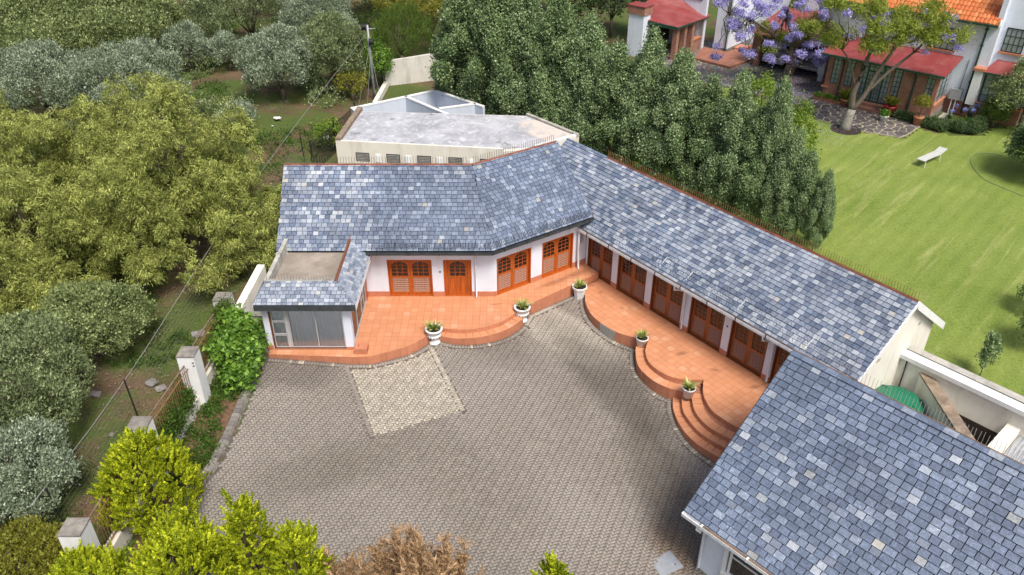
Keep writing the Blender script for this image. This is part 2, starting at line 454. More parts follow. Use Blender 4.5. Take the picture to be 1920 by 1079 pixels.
c_ = t.mix(t.ramp(vo.outputs['Distance'], [(.02, 0), (.07, 1)]), (.30, .27, .21), t.mix(.35, (.10, .09, .09), vc.outputs['Color'], 'SOFT_LIGHT'))
m_drive = t.done(c_, .8, vo.outputs['Distance'], .5, .02)
m_stone = pieces('patio_stone', [(0, (.07, .064, .066)), (.6, (.11, .10, .105)), (1, (.17, .15, .145))], .7, .25, 5, .3)
m_mortar = plain('pale_mortar', (.40, .35, .26), .9, .2, 6)
m_rock = plain('field_stone', (.20, .19, .18), .9, .3, 4, .4)
m_litter = plain('white_plastic_litter', (.75, .76, .78), .5, .05, 4, 0)
m_bark = plain('grey_bark', (.13, .105, .085), .95, .35, 9, .7)
m_barkw = plain('limewashed_bark', (.26, .245, .22), .9, .3, 7, .6)
m_barkp = plain('pale_stem', (.34, .32, .28), .9, .25, 8, .4)
m_pole = plain('steel_pole', (.30, .31, .33), .6, .25, 4, .1, .4, .3)
m_wire = plain('fence_wire', (.26, .26, .27), .6, .1, 4, 0)

# --- foliage colours
L_wattle = leafmat('wattle_leaf', (.13, .162, .028), (.70, .76, .22), .25)
L_olive = leafmat('olive_leaf', (.12, .17, .095), (.62, .71, .52), .2)
L_olive_g = leafmat('green_olive_leaf', (.095, .135, .052), (.46, .54, .27), .2)
L_dark = leafmat('dark_bush_leaf', (.095, .14, .04), (.54, .62, .28), .22)
L_hedge = leafmat('hedge_leaf', (.07, .145, .042), (.46, .58, .28), .25, .45, .45)
L_hedge2 = leafmat('hedge_leaf_light', (.095, .185, .058), (.58, .70, .38), .25, .45, .45)
L_lime = leafmat('lime_leaf', (.16, .27, .03), (.34, .45, .07), .45)
L_gold = leafmat('golden_conifer_spray', (.15, .225, .006), (.92, .98, .055), .28)
L_brown = leafmat('dead_conifer_spray', (.40, .25, .13), (.78, .58, .36), .3)
L_creeper = leafmat('creeper_leaf', (.05, .14, .012), (.32, .52, .08), .25)
L_weed = leafmat('weed_leaf', (.055, .115, .018), (.14, .23, .04), .35)
L_jac = leafmat('jacaranda_leaf', (.19, .26, .03), (.50, .56, .11), .45)
L_flower = leafmat('jacaranda_flower', (.34, .31, .68), (.64, .60, .92), .3)
L_feather = leafmat('feathery_leaf', (.075, .135, .02), (.22, .31, .06), .4)
L_yellow = leafmat('yellow_bush_leaf', (.19, .20, .025), (.42, .41, .07), .4)
L_pot = leafmat('variegated_leaf', (.22, .33, .05), (.80, .76, .34), .35)
L_cycad = leafmat('cycad_leaf', (.14, .19, .015), (.33, .36, .04), .3)
L_box = leafmat('box_hedge_leaf', (.045, .09, .028), (.15, .225, .085), .25)
L_agap = leafmat('agapanthus_flower', (.25, .32, .75), (.45, .5, .85), .25)
L_broad = leafmat('broad_tree_leaf', (.10, .165, .05), (.32, .42, .21), .35)
L_dry = leafmat('dry_twig', (.16, .12, .10), (.30, .25, .22), .1)

# ------------------------------------------------------------------ foliage
def unit(a): return a / np.maximum(np.linalg.norm(a, axis=-1, keepdims=True), 1e-9)

def leaves(lobes, n_clump, per, ll, lw, cr, mode='mix', seed=1, zmin=-.5, shell=(.6, 1.04), flat=.6, keep=.9):
    """leaf quads on clumps spread over the shells of ellipsoid lobes (cx,cy,cz,rx,ry,rz)"""
    g = np.random.default_rng(seed)
    L = np.array(lobes, float)
    wt = (L[:, 3] * L[:, 4] + L[:, 4] * L[:, 5] + L[:, 3] * L[:, 5]); wt /= wt.sum()
    C = []; N = []
    tries = 0
    while sum(map(len, C)) < n_clump and tries < 40:
        tries += 1
        m = n_clump
        k = g.choice(len(L), m, p=wt)
        d = unit(g.normal(size=(m, 3))); d = d[d[:, 2] > zmin]; k = k[:len(d)]
        rr = g.uniform(*shell, size=(len(d), 1))
        p = L[k, :3] + d * L[k, 3:6] * rr
        nn = unit(d / L[k, 3:6])
        ok = np.ones(len(p), bool)
        for j in range(len(L)):
            q = np.linalg.norm((p - L[j, :3]) / L[j, 3:6], axis=1)
            ok &= (q > keep) | (k == j)
        C.append(p[ok]); N.append(nn[ok])
    C = np.concatenate(C)[:n_clump]; N = np.concatenate(N)[:n_clump]
    nC = len(C)
    tint = g.uniform(0, 1, nC)
    size = g.uniform(.6, 1.35, (nC, 1, 1))
    off = g.normal(size=(nC, per, 3)) * cr * size
    dn = (off * N[:, None]).sum(2, keepdims=True)
    off -= dn * N[:, None] * (1 - flat)
    if mode == 'spray':                      # upright tapering plumes
        h = g.uniform(0, 1, (nC, per, 1)) ** .8
        ax = unit(N[:, None] * .75 + np.array([0, 0, 1.0]) + g.normal(size=(nC, 1, 3)) * .22)
        rad = unit(g.normal(size=(nC, per, 3))) * cr * .42 * (1.05 - h) * size
        off = ax * h * cr * 2.6 * size + rad
        A = unit(ax + rad / (cr * .5) * .6 + g.normal(size=(nC, per, 3)) * .3)
    elif mode == 'droop':
        A = unit(N[:, None] * .6 + g.normal(size=(nC, per, 3)) * .55 + np.array([0, 0, -.55]))
    elif mode == 'up':
        A = unit(N[:, None] * .6 + g.normal(size=(nC, per, 3)) * .5 + np.array([0, 0, .75]))
    else:
        A = unit(N[:, None] * .5 + g.normal(size=(nC, per, 3)) * .8)
    Pp = (C[:, None] + off).reshape(-1, 3)
    A = A.reshape(-1, 3)
    Nn = np.repeat(N, per, 0)
    Bx = unit(np.cross(A, unit(Nn * .7 + np.array([0, 0, .5]) + g.normal(size=A.shape) * .6)))
    s_ = g.uniform(.65, 1.3, (len(A), 1))
    a = A * ll * s_ * .5; b = Bx * lw * s_ * .5
    b = b * 1.15
    V = np.empty((len(A) * 3, 3))
    V[0::3] = Pp - a * .7 + b; V[1::3] = Pp + a; V[2::3] = Pp - a * .7 - b
    F = np.arange(len(A) * 3).reshape(-1, 3)
    T = np.repeat(np.repeat(tint, per), 3)
    return V, F, T

def limb(mb, p, q, r0, r1, g, n=5, k=4, sag=.12):
    p, q = np.array(p, float), np.array(q, float)
    pts = []; L_ = np.linalg.norm(q - p)
    for i in range(k + 1):
        t_ = i / k
        w = p + (q - p) * t_ + (g.normal(size=3) * L_ * .05 if 0 < i < k else 0)
        w = w + np.array([0, 0, math.sin(math.pi * t_) * L_ * sag])
        pts.append(w)
    mb.tube(pts, [r0 + (r1 - r0) * i / k for i in range(k + 1)], n)
    return pts

def blob_lobes(n, Rx, Ry, zc, Rz, seed, size=.5):
    """a body covered with many rounded lumps of foliage, so that creases between them fall into shade"""
    g = np.random.default_rng(seed)
    out = [(0, 0, zc, Rx * .70, Ry * .70, Rz * .74)]
    m = int(n * 2.6)
    for i in range(m):
        ph = math.acos(1 - 1.55 * (i + .5) / m); a = i * 2.39996 + g.uniform(-.4, .4)
        d = (math.sin(ph) * math.cos(a), math.sin(ph) * math.sin(a), math.cos(ph))
        k = g.uniform(.25, .42) * (1.15 if n < 8 else 1.0); q = g.uniform(.60, .82) * (1 + g.uniform(-.08, .12))
        out.append((d[0] * Rx * q, d[1] * Ry * q, zc + d[2] * Rz * q, Rx * k, Ry * k, Rz * k * 1.05))
    return out

def tree(name, label, cat, x, y, lobes, leafm, n_clump, per, ll, lw, cr, mode='mix', seed=1, trunk_r=.15, fork=.8, bark=None, group=None, rz=0, extra=None, z=None, **kw):
    root = thing(name, (x, y, zb(x, y) if z is None else z), label, cat, group, rz)
    g = np.random.default_rng(seed + 99)
    mb = MB()
    mb.tube([(0, 0, -.15), (.03, .02, fork * .5), (0, 0, fork)], [trunk_r * 1.25, trunk_r, trunk_r * .9], 7)
    for lo in lobes[:9]:
        limb(mb, (0, 0, fork - .03), (lo[0] * .95, lo[1] * .95, max(lo[2], fork + .1)), trunk_r * .6, trunk_r * .18, g)
    mb.build('trunk', bark or m_bark, root, True, True)
    V, F, T = leaves(lobes, n_clump, per, ll, lw, cr, mode, seed, **kw)
    link('crown', quads_mesh('crown', V, F, T), leafm, root)
    return root

def copy_tree(src, loc, rz, sc, label, group=None):
    r = src.copy(); col.objects.link(r)
    r.location = loc; r.rotation_euler = (0, 0, rz); r.scale = sc
    r['label'] = label
    if group: r['group'] = group
    for ch in src.children:
        c = ch.copy(); col.objects.link(c); c.parent = r
    return r

# ================================================================== THE SETTING: ground
def grid_sheet(name, xs, ys, zf, mat, kind='structure', keep=None, parent=None):
    X, Y = np.meshgrid(xs, ys)
    Z = zf(X, Y)
    V = np.stack([X, Y, Z], -1).reshape(-1, 3)
    nx = len(xs); i = np.arange(len(ys) - 1)[:, None] * nx + np.arange(nx - 1)[None]
    F = np.stack([i, i + 1, i + 1 + nx, i + nx], -1).reshape(-1, 4)
    if keep is not None:
        c = V[F].mean(1)
        F = F[keep(c)]
    o = link(name, quads_mesh(name, V, F, smooth=True), mat, parent)
    if kind and parent is None: o['kind'] = kind
    return o

def wob(X, Y):
    return (np.sin(X * .9 + 1.3 * np.sin(Y * .31)) * np.sin(Y * .77 + np.sin(X * .5)) * .06 + np.sin(X * 2.3 + Y * 1.1) * np.sin(Y * 2.9 - X * .7) * .025)

def terrain_z(X, Y):
    wild = np.clip((-11.8 - X) / 1.5, 0, 1)
    far = np.clip((Y - 46) / 4, 0, 1) * np.clip((-6 - X) / 4, 0, 1)
    return zbn(X, Y) - .06 + wob(X, Y) * np.maximum(wild, far)

xs = np.concatenate([[-700, -300, -150, -90], np.arange(-60, 60.1, .5), [90, 150, 300, 700]])
ys = np.concatenate([[-300, -100, -30, 0], np.arange(8, 95.1, .5), [110, 150, 250, 500, 900]])
grid_sheet('terrain', xs, ys, terrain_z, m_ground)

# outlines of the two terraces (x, y)
LT_CURVE1 = smooth_line([(-5.35, 24.02), (-4.60, 24.36), (-3.97, 24.70), (-3.46, 25.20), (-3.20, 25.62)])
LT_CURVE2 = smooth_line([(-2.95, 25.95), (-2.79, 25.84), (-2.25, 25.75), (-1.74, 25.75), (-1.12, 25.90), (-.50, 26.23), (-.04, 26.68), (.20, 27.04)])
LT_TOP = [(-9.30, 28.6), (-9.30, 24.14), (-6.09, 23.97)] + LT_CURVE1 + LT_CURVE2 + [(.71, 27.54), (3.83, 30.03), (3.30, 30.85), (-.7, 28.6)]
LT_STEP_C = smooth_line([(-3.02, 25.62), (-2.24, 25.40), (-1.30, 25.48), (-.43, 25.85), (.08, 26.28), (.46, 26.78)])
LT_STEP = LT_STEP_C + [(.3, 27.3), (-1.2, 26.6), (-3.0, 26.3)]
RT_C1 = smooth_line([(3.85, 29.93), (3.33, 29.45), (3.16, 28.72), (3.15, 28.04), (3.35, 27.19), (3.80, 26.47), (4.34, 25.95), (5.00, 25.62), (5.40, 25.45)])
RT_C2 = smooth_line([(5.40, 25.40), (5.21, 24.80), (5.24, 24.12), (5.47, 23.66), (5.87, 23.25), (6.37, 23.05), (7.13, 23.02)])
RT_C3 = smooth_line([(7.11, 22.95), (7.00, 22.5), (6.96, 21.99), (7.09, 21.33), (7.41, 20.85), (7.83, 20.42), (8.5, 19.95)])
RT_TOP = RT_C1 + RT_C2 + RT_C3 + [(12.3, 20.0), (3.85, 30.5)]
RT_S1A = smooth_line([(5.02, 25.60), (4.88, 25.05), (4.85, 24.18), (5.04, 23.62), (5.42, 23.08), (5.88, 22.74), (6.30, 22.60), (6.62, 22.58)])
RT_S1B = smooth_line([(6.62, 22.52), (6.54, 21.96), (6.56, 21.40), (6.79, 20.80), (7.20, 20.33), (7.62, 20.02), (8.3, 19.6)])
RT_S1 = RT_S1A + RT_S1B + [(9.5, 20), (7.6, 23.6), (5.8, 25.6)]
RT_S2C = smooth_line([(6.27, 22.62), (6.22, 22.2), (6.20, 21.59), (6.50, 20.72), (6.98, 20.12), (7.36, 19.80), (8.0, 19.35)])
RT_S2 = RT_S2C + [(9, 19.6), (7.3, 22.6)]
RT_S3C = smooth_line([(6.00, 22.76), (5.90, 21.97), (6.02, 21.09), (6.32, 20.39), (6.75, 19.87), (7.10, 19.55), (7.7, 19.1)])
RT_S3 = RT_S3C + [(8.8, 19.2), (6.9, 22.7)]
KERB_L = smooth_line([(-9.50, 23.55), (-9.42, 23.10), (-9.45, 22.32), (-9.48, 20.46), (-9.59, 18.88), (-9.72, 18.27), (-10.30, 16.80), (-10.30, 15.82), (-10.02, 14.58), (-9.9, 13.2)], .18)
COURT = KERB_L + [(7.5, 12.9), (9.0, 14.5), (8.9, 19.6), (6.5, 24.5), (4.5, 30.0), (.5, 28.5), (-10.4, 25.3), (-10.6, 23.6)]
PATCH = [(-6.30, 23.78), (-3.22, 25.16), (-1.77, 21.69), (-4.83, 20.26)]
PAPATH = 0
terr_polys = [LT_TOP, LT_STEP, RT_TOP, RT_S1, RT_S2, RT_S3]

def np_inside(pts, poly):
    x, y = pts[:, 0], pts[:, 1]; c = np.zeros(len(pts), bool)
    P_ = np.array(poly)
    for i in range(len(P_)):
        x1, y1 = P_[i]; x2, y2 = P_[i - 1]
        if y1 == y2: continue
        hit = ((y1 > y) != (y2 > y)) & (x < (x2 - x1) * (y - y1) / (y2 - y1) + x1)
        c ^= hit
    return c

def np_dist_line(pts, line):
    L_ = np.array(line); d = np.full(len(pts), 1e9)
    for i in range(len(L_) - 1):
        a, b = L_[i], L_[i + 1]; ab = b - a
        tt = np.clip(((pts - a) @ ab) / max(ab @ ab, 1e-9), 0, 1)[:, None]
        d = np.minimum(d, np.linalg.norm(pts - (a + tt * ab), axis=1))
    return d

court = grid_sheet('courtyard', np.arange(-11, 9.6, .2), np.arange(12.6, 31, .2), lambda X, Y: zbn(X, Y) - .017, m_sand,
                   keep=lambda c: np_inside(c[:, :2], COURT))

# herringbone pavers
ANG = R(22.0); UN = .0945
ca, sa = math.cos(ANG), math.sin(ANG)
OX, OY = -4.83, 20.26
ii, jj = np.meshgrid(np.arange(-140, 190), np.arange(-130, 150))
ii = ii.ravel(); jj = jj.ravel()
k4 = (ii - jj) % 4
H_ = k4 == 0; V_ = k4 == 3
bx = np.concatenate([(ii[H_] + 1.0), (ii[V_] + .5)]); by = np.concatenate([(jj[H_] + .5), (jj[V_] + 1.0)])
hx = np.concatenate([np.full(H_.sum(), UN - .0035), np.full(V_.sum(), UN / 2 - .0035)])
hy = np.concatenate([np.full(H_.sum(), UN / 2 - .0035), np.full(V_.sum(), UN - .0035)])
bx = bx * UN; by = by * UN
cen = np.stack([OX + ca * bx - sa * by, OY + sa * bx + ca * by], 1)
ok = np_inside(cen, COURT)
cen, hx, hy = cen[ok], hx[ok], hy[ok]
LT_OUT = [(-9.30, 24.14), (-6.09, 23.97)] + LT_CURVE1
LT_OUT2 = LT_STEP_C
LT_OUT3 = [(.46, 26.86), (.71, 27.54), (3.83, 30.03)]
ok = np.ones(len(cen), bool)
for tp_ in terr_polys: ok &= ~np_inside(cen, tp_)
for ln in (LT_OUT, LT_OUT2, LT_OUT3, RT_C1, RT_S1A, RT_S3C): ok &= np_dist_line(cen, ln) > .27
ok &= np_dist_line(cen, KERB_L) > .07
for e_ in ((PATCH[1], PATCH[2]), (PATCH[3], PATCH[0])): ok &= np_dist_line(cen, list(e_)) > .092
cen, hx, hy = cen[ok], hx[ok], hy[ok]
pale = np_inside(cen, PATCH)

def brick_geo(cen, hx, hy, ang, top, deep=.03, taper=.002):
    n = len(cen); ca_, sa_ = np.cos(ang), np.sin(ang)
    V = np.empty((n, 8, 3))
    for q, (sx, sy) in enumerate([(-1, -1), (1, -1), (1, 1), (-1, 1)]):
        for lvl in (0, 1):
            lx = sx * (hx - (taper if lvl else 0)); ly = sy * (hy - (taper if lvl else 0))
            X = cen[:, 0] + ca_ * lx - sa_ * ly; Y = cen[:, 1] + sa_ * lx + ca_ * ly
            V[:, q + 4 * lvl] = np.stack([X, Y, zbn(X, Y) + (top if lvl else -deep)], 1)
    return V
BF = np.array([(4, 5, 6, 7), (0, 1, 5, 4), (1, 2, 6, 5), (2, 3, 7, 6), (3, 0, 4, 7)])

top_j = np.random.default_rng(3).uniform(-.002, .003, len(cen))
BV = brick_geo(cen, hx, hy, ANG, top_j)
near = np.linalg.norm(np.concatenate([cen, np.full((len(cen), 1), -19.5)], 1), axis=1)
near[(cen[:, 0] < -.4) | (cen[:, 1] < 14.9) | (cen[:, 0] > 4.2)] = 1e6
order = np.argsort(near)
own = order[:200]
pal_ix = np.where(pale)[0]
own_p = pal_ix[np.argsort(cen[pal_ix, 1])][:100]
sel = np.zeros(len(cen), bool); sel[own] = True; sel[own_p] = True
for mask, nm, mt in ((~sel & ~pale, 'paver_field', m_paver), (~sel & pale, 'pale_paver_field', m_paver_pale)):
    v = BV[mask]; n = len(v)
    F = (np.arange(n)[:, None, None] * 8 + BF[None]).reshape(-1, 4)
    tag(link(nm, quads_mesh(nm, v.reshape(-1, 3), F), mt, court), kind='stuff')
for ix in np.where(sel)[0]:
    c3 = np.array([cen[ix, 0], cen[ix, 1], zb(*cen[ix])])
    o = link('paver', quads_mesh('paver', BV[ix] - c3, BF), m_paver_pale if pale[ix] else m_paver, court)
    o.location = c3

PATCH_EDGES = [[PATCH[1], PATCH[2]], [PATCH[3], PATCH[0]]]
def along(line, step):
    """points, headings at equal steps along a polyline"""
    P_ = np.array(line); seg = np.linalg.norm(np.diff(P_, axis=0), axis=1); cum = np.concatenate([[0], np.cumsum(seg)])
    n = max(1, int(round(cum[-1] / step))); out = []
    for k in range(n):
        d = (k + .5) * cum[-1] / n; i = min(np.searchsorted(cum, d) - 1, len(seg) - 1)
        tt = (d - cum[i]) / max(seg[i], 1e-9); p = P_[i] + (P_[i + 1] - P_[i]) * tt
        h = math.atan2(*(P_[i + 1] - P_[i])[::-1]); out.append((p, h))
    return out, cum[-1] / n

# a soldier course of paler bricks runs round the foot of both terraces
for ln, side in ((LT_OUT, -1), (LT_OUT2, -1), (LT_OUT3, -1), (RT_C1[8:], 1), (RT_S1A, 1), (RT_S3C, 1)):
    pts, st = along(ln, .115)
    for p, h in pts:
        q = p + np.array([-math.sin(h), math.cos(h)]) * (-side) * -.125 * 1.0 if False else p + np.array([math.sin(h), -math.cos(h)]) * .125
        if any(inside(q, tp_) for tp_ in terr_polys): continue
        v = brick_geo(q[None], np.array([st / 2 - .004]), np.array([.09]), h, np.array([rnd.uniform(-.001, .004)]))[0]
        c3 = np.array([q[0], q[1], zb(*q)])
        o = link('edging_brick', quads_mesh('edging_brick', v - c3, BF), m_paver_pale if rnd.random() < .12 else m_paver, court)
        o.location = c3

for e_, md in ((PATCH_EDGES[0], 1), (PATCH_EDGES[1], 0)):
    pts, st = along(e_, UN)
    for p, h in pts:
        if any(inside(p, tp_) for tp_ in terr_polys): continue
        v = brick_geo(p[None], np.array([st / 2 - .004]), np.array([.088]), h, np.array([rnd.uniform(-.001, .003)]))[0]
        c3 = np.array([p[0], p[1], zb(*p)])
        o = link('edging_brick', quads_mesh('edging_brick', v - c3, BF), m_paver_pale if md else m_paver, court)
        o.location = c3

# raised kerb of dark blocks along the planting bed
kerb = MB().build('kerb', m_kerb)
kerb['kind'] = 'structure'
pts, st = along(KERB_L, .21)
for p, h in pts:
    d = np.array([math.cos(h), math.sin(h)]); n_ = np.array([-d[1], d[0]])
    if n_[0] > 0: n_ = -n_
    z0 = zb(*p) + rnd.uniform(-.004, .006)
    a, b = p - d * (st / 2 - .008), p + d * (st / 2 - .008)
    c3 = np.array([p[0], p[1], z0]); mbk = MB()
    lo = [a, b, b + n_ * .32, a + n_ * .32]; hi = [a + n_ * .10, b + n_ * .10, b + n_ * .31, a + n_ * .31]
    mbk.hexa([(*(q - c3[:2]), -.08) for q in lo] + [(*(q - c3[:2]), .10) for q in hi])
    o = link('kerb_block', mbk.mesh('kerb_block'), m_kerb, kerb); o.location = c3
bed_poly = [(p[0] - .05, p[1]) for p in KERB_L] + [(-11.1, 13.2), (-10.9, 25.2), (-9.6, 25.0)]
grid_sheet('planting_bed', np.arange(-11.3, -9.2, .1), np.arange(13, 25.2, .1), lambda X, Y: zbn(X, Y) + .02 + wob(X * 3, Y * 3) * .5, m_bed,
           keep=lambda c: np_inside(c[:, :2], bed_poly))

# lawn, planting strip and the neighbours' stone drive
LAWN = [(9.5, 33.5), (17.8, 23.0), (22, 17.5), (60, 17.5), (60, 52), (33.57, 49.5), (31.2, 49.0), (30.2, 47.9), (28.6, 47.7), (27.4, 48.2), (26.3, 48.9), (25.0, 47.6), (24.50, 47.35), (22.11, 48.75), (20.33, 50.75), (19.0, 53.2), (15.8, 57.2), (4.0, 50.0), (2.0, 44.0)]
grid_sheet('lawn', np.arange(1, 60.2, .4), np.arange(17, 58, .4), lambda X, Y: zbn(X, Y) - .01 + wob(X * .6, Y * .6) * .25, m_lawn, keep=lambda c: np_inside(c[:, :2], LAWN))
DRIVE = [(12, 60), (15.8, 57.0), (19.2, 53.1), (20.7, 54.0), (22.4, 55.6), (30, 62), (22, 72), (12, 66)]
grid_sheet('stone_driveway', np.arange(10, 31, .4), np.arange(52, 73, .4), lambda X, Y: zbn(X, Y) - .02, m_drive, keep=lambda c: np_inside(c[:, :2], DRIVE))

# crazy-paving patio: every stone its own piece
PATIO = [(20.82, 54.15), (20.21, 52.77), (20.33, 50.86), (21.2, 49.7), (22.11, 48.87), (24.50, 47.52), (25.15, 47.88), (26.81, 49.52), (26.85, 50.09), (24.91, 52.57), (23.78, 53.51), (21.86, 55.03)]
patio = MB().prism(PATIO, -.6, -.405).build('stone_patio', m_mortar)
patio['kind'] = 'structure'
g_ = np.random.default_rng(21)
sites = []
while len(sites) < 110:
    p = g_.uniform((20, 47), (27.2, 55.3))
    if inside(p, PATIO) and all(np.linalg.norm(p - q) > .34 for q in sites): sites.append(p)
for i, p in enumerate(sites):
    cell = [(p[0] - 1, p[1] - 1), (p[0] + 1, p[1] - 1), (p[0] + 1, p[1] + 1), (p[0] - 1, p[1] + 1)]
    for j, q in enumerate(sites):
        if i == j or np.linalg.norm(q - p) > 2: continue
        m_ = (p + q) / 2; d = q - p; tdir = np.array([-d[1], d[0]]) / np.linalg.norm(d) * 5
        dn = d / np.linalg.norm(d) * 5
        half = [tuple(m_ - tdir - dn * 2), tuple(m_ - tdir), tuple(m_ + tdir), tuple(m_ + tdir - dn * 2)]
        if area(half) < 0: half = half[::-1]
        cell = clip_poly(cell, half)
        if len(cell) < 3: break
    if len(cell) < 3: continue
    cell = clip_poly(PATIO if area(PATIO) > 0 else PATIO[::-1], cell if area(cell) > 0 else cell[::-1])
    if len(cell) < 3 or abs(area(cell)) < .02: continue
    cx, cy = np.mean([c[0] for c in cell]), np.mean([c[1] for c in cell])
    sh = [((x - cx) * .80, (y - cy) * .80) for x, y in cell]
    o = link('paving_stone', MB().prism(sh, -.01, .022 + rnd.uniform(0, .012)).mesh('paving_stone'), m_stone, patio)
    o.location = (cx, cy, -.402)

# ================================================================== TERRACES
def riser(root, line, z0f, z1, step=.27, name='riser_tile', out=1):
    """upright tiles standing a little proud of the step's face"""
    pts, st = along(line, step)
    for p, h in pts:
        d = np.array([math.cos(h), math.sin(h)]); n_ = np.array([d[1], -d[0]]) * out
        a = p - d * (st / 2 - .004); b = p + d * (st / 2 - .004)
        z0 = z0f(p) if callable(z0f) else z0f
        mb_ = MB().hexa([(*(a - n_ * .02), z0), (*(a + n_ * .006), z0), (*(b + n_ * .006), z0), (*(b - n_ * .02), z0),
                         (*(a - n_ * .02), z1 - .004), (*(a + n_ * .004), z1 - .004), (*(b + n_ * .004), z1 - .004), (*(b - n_ * .02), z1 - .004)])
        mb_.build(name, m_parapet if name == 'riser_tile' and abs(p[0] - 3.95) < .3 and 26.0 < p[1] < 26.6 and rnd.random() < .8 else m_tile_r, root)

m_tile_r = pieces('terracotta_riser_tile', [(0, (.44, .175, .098)), (1, (.51, .21, .12))], .55, .15, 2, .08)

def tiles(root, poly, z, ang, size, origin, name='floor_tile', limit=300, hole=None):
    if area(poly) < 0: poly = poly[::-1]
    c, s_ = math.cos(ang), math.sin(ang)
    def to(p): return ((p[0] - origin[0]) * c + (p[1] - origin[1]) * s_, -(p[0] - origin[0]) * s_ + (p[1] - origin[1]) * c)
    def back(p): return (origin[0] + p[0] * c - p[1] * s_, origin[1] + p[0] * s_ + p[1] * c)
    lp = [to(p) for p in poly]
    xs_ = [p[0] for p in lp]; ys_ = [p[1] for p in lp]
    got = []
    for i in range(int(min(xs_) / size) - 1, int(max(xs_) / size) + 2):
        for j in range(int(min(ys_) / size) - 1, int(max(ys_) / size) + 2):
            e = .005
            q = clip_poly(lp, [(i * size + e, j * size + e), ((i + 1) * size - e, j * size + e), ((i + 1) * size - e, (j + 1) * size - e), (i * size + e, (j + 1) * size - e)])
            if len(q) >= 3 and abs(area(q)) > .002:
                w = [back(p) for p in q]
                if hole and inside((sum(p[0] for p in w) / len(w), sum(p[1] for p in w) / len(w)), hole): continue
                got.append(w)
    got.sort(key=lambda w: w[0][1])
    rest = MB()
    for k, w in enumerate(got):
        zz = z + .004 + rnd.uniform(0, .0025)
        if k < limit: MB().prism(w, z - .01, zz).build(name, m_tile, root)
        else: rest.prism(w, z - .01, zz)
    if rest.v: tag(rest.build(name + '_field', m_tile, root), kind='stuff')

def zlow(p): return zb(p[0], p[1]) - .03

lt = thing('tiled_terrace', (-2, 26, .35), 'terracotta tiled terrace with one curved step in front of the glazed room', 'terrace')
MB().prism(LT_TOP, -.4, .345).build('slab', m_grout, lt)
MB().prism(LT_STEP, -.4, .165).build('step', m_grout, lt)
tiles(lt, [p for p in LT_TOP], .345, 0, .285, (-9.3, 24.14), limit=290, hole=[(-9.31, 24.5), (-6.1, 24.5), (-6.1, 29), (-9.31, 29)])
riser(lt, [(-9.30, 24.14), (-6.09, 23.97)] + LT_CURVE1, zlow, .345)
riser(lt, LT_CURVE2, .165, .345)
riser(lt, [(.20, 27.04), (.71, 27.54), (3.83, 30.03)], zlow, .345)
riser(lt, [(3.84, 30.03), (3.31, 30.83)], .0, .345)
riser(lt, LT_STEP_C, zlow, .165)

def treads(root, outer, z, width=.42, step=.3):
    pts, st = along(outer, step)
    for p, h in pts:
        d = np.array([math.cos(h), math.sin(h)]); n_ = np.array([-d[1], d[0]])
        a = p - d * (st / 2 - .004); b = p + d * (st / 2 - .004)
        MB().prism([tuple(a), tuple(b), tuple(b + n_ * width - d * .03), tuple(a + n_ * width + d * .03)], z - .01, z + .004 + rnd.uniform(0, .002)).build('tread_tile', m_tile, root)
treads(lt, LT_STEP_C, .165, .34)
MB().box(-6.0, -5.52, 24.12, 24.55, .352, .60).build('plinth_block', m_plinth, lt)
MB().tube([(-5.86, 24.42, .602), (-5.86, 24.28, .602)], .012, 5).build('slot', m_black, lt)

rt = thing('tiled_terrace', (5, 24, 0), 'terracotta tiled terrace with three scalloped lobes and curved steps below the louvred doors', 'terrace')
MB().prism(RT_TOP, -.9, .015).build('slab', m_grout, rt)
for i, (pl, z) in enumerate(((RT_S1, -.175), (RT_S2, -.365), (RT_S3, -.555))):
    MB().prism(pl, -1.3 - .002 * i, z).build('step', m_grout, rt)
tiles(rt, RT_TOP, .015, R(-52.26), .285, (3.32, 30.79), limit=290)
riser(rt, RT_C1, zlow, .015)
riser(rt, RT_C2, -.175, .015); riser(rt, RT_C3, -.175, .015)
riser(rt, RT_S1A, zlow, -.175); riser(rt, RT_S1B, -.365, -.175)
riser(rt, RT_S2C, -.555, -.365); riser(rt, RT_S3C, zlow, -.555)
for ln, z in ((RT_S1A, -.175), (RT_S1B, -.175), (RT_S2C, -.365), (RT_S3C, -.555)): treads(rt, ln, z, .36)

# ================================================================== MAIN BUILDING
UA = R(-52.26); FA = R(34.4)
WR = frame2((3.32, 30.79), UA)                  # right wing: s along wall, t>0 INTO the building
def WF(s, t, z, _f=frame2((-.70, 28.14), FA)): return _f(s, t, z)
def WL(s, t, z): return (s, 28.14 + t, z)
FLOOR_L, FLOOR_R = .352, .022

mbd = thing('stable_building', (0, 29, .35), 'L-shaped white building with blue-grey slate roof and orange wooden doors round the courtyard', 'building')

def basis(Fm, s, t, z):
    o = Vector(Fm(s, t, z)); a = Vector(Fm(s + 1, t, z)) - o; b = Vector(Fm(s, t + 1, z)) - o
    M = Matrix((( a.x, b.x, 0, o.x), (a.y, b.y, 0, o.y), (0, 0, 1, o.z), (0, 0, 0, 1)))
    return M

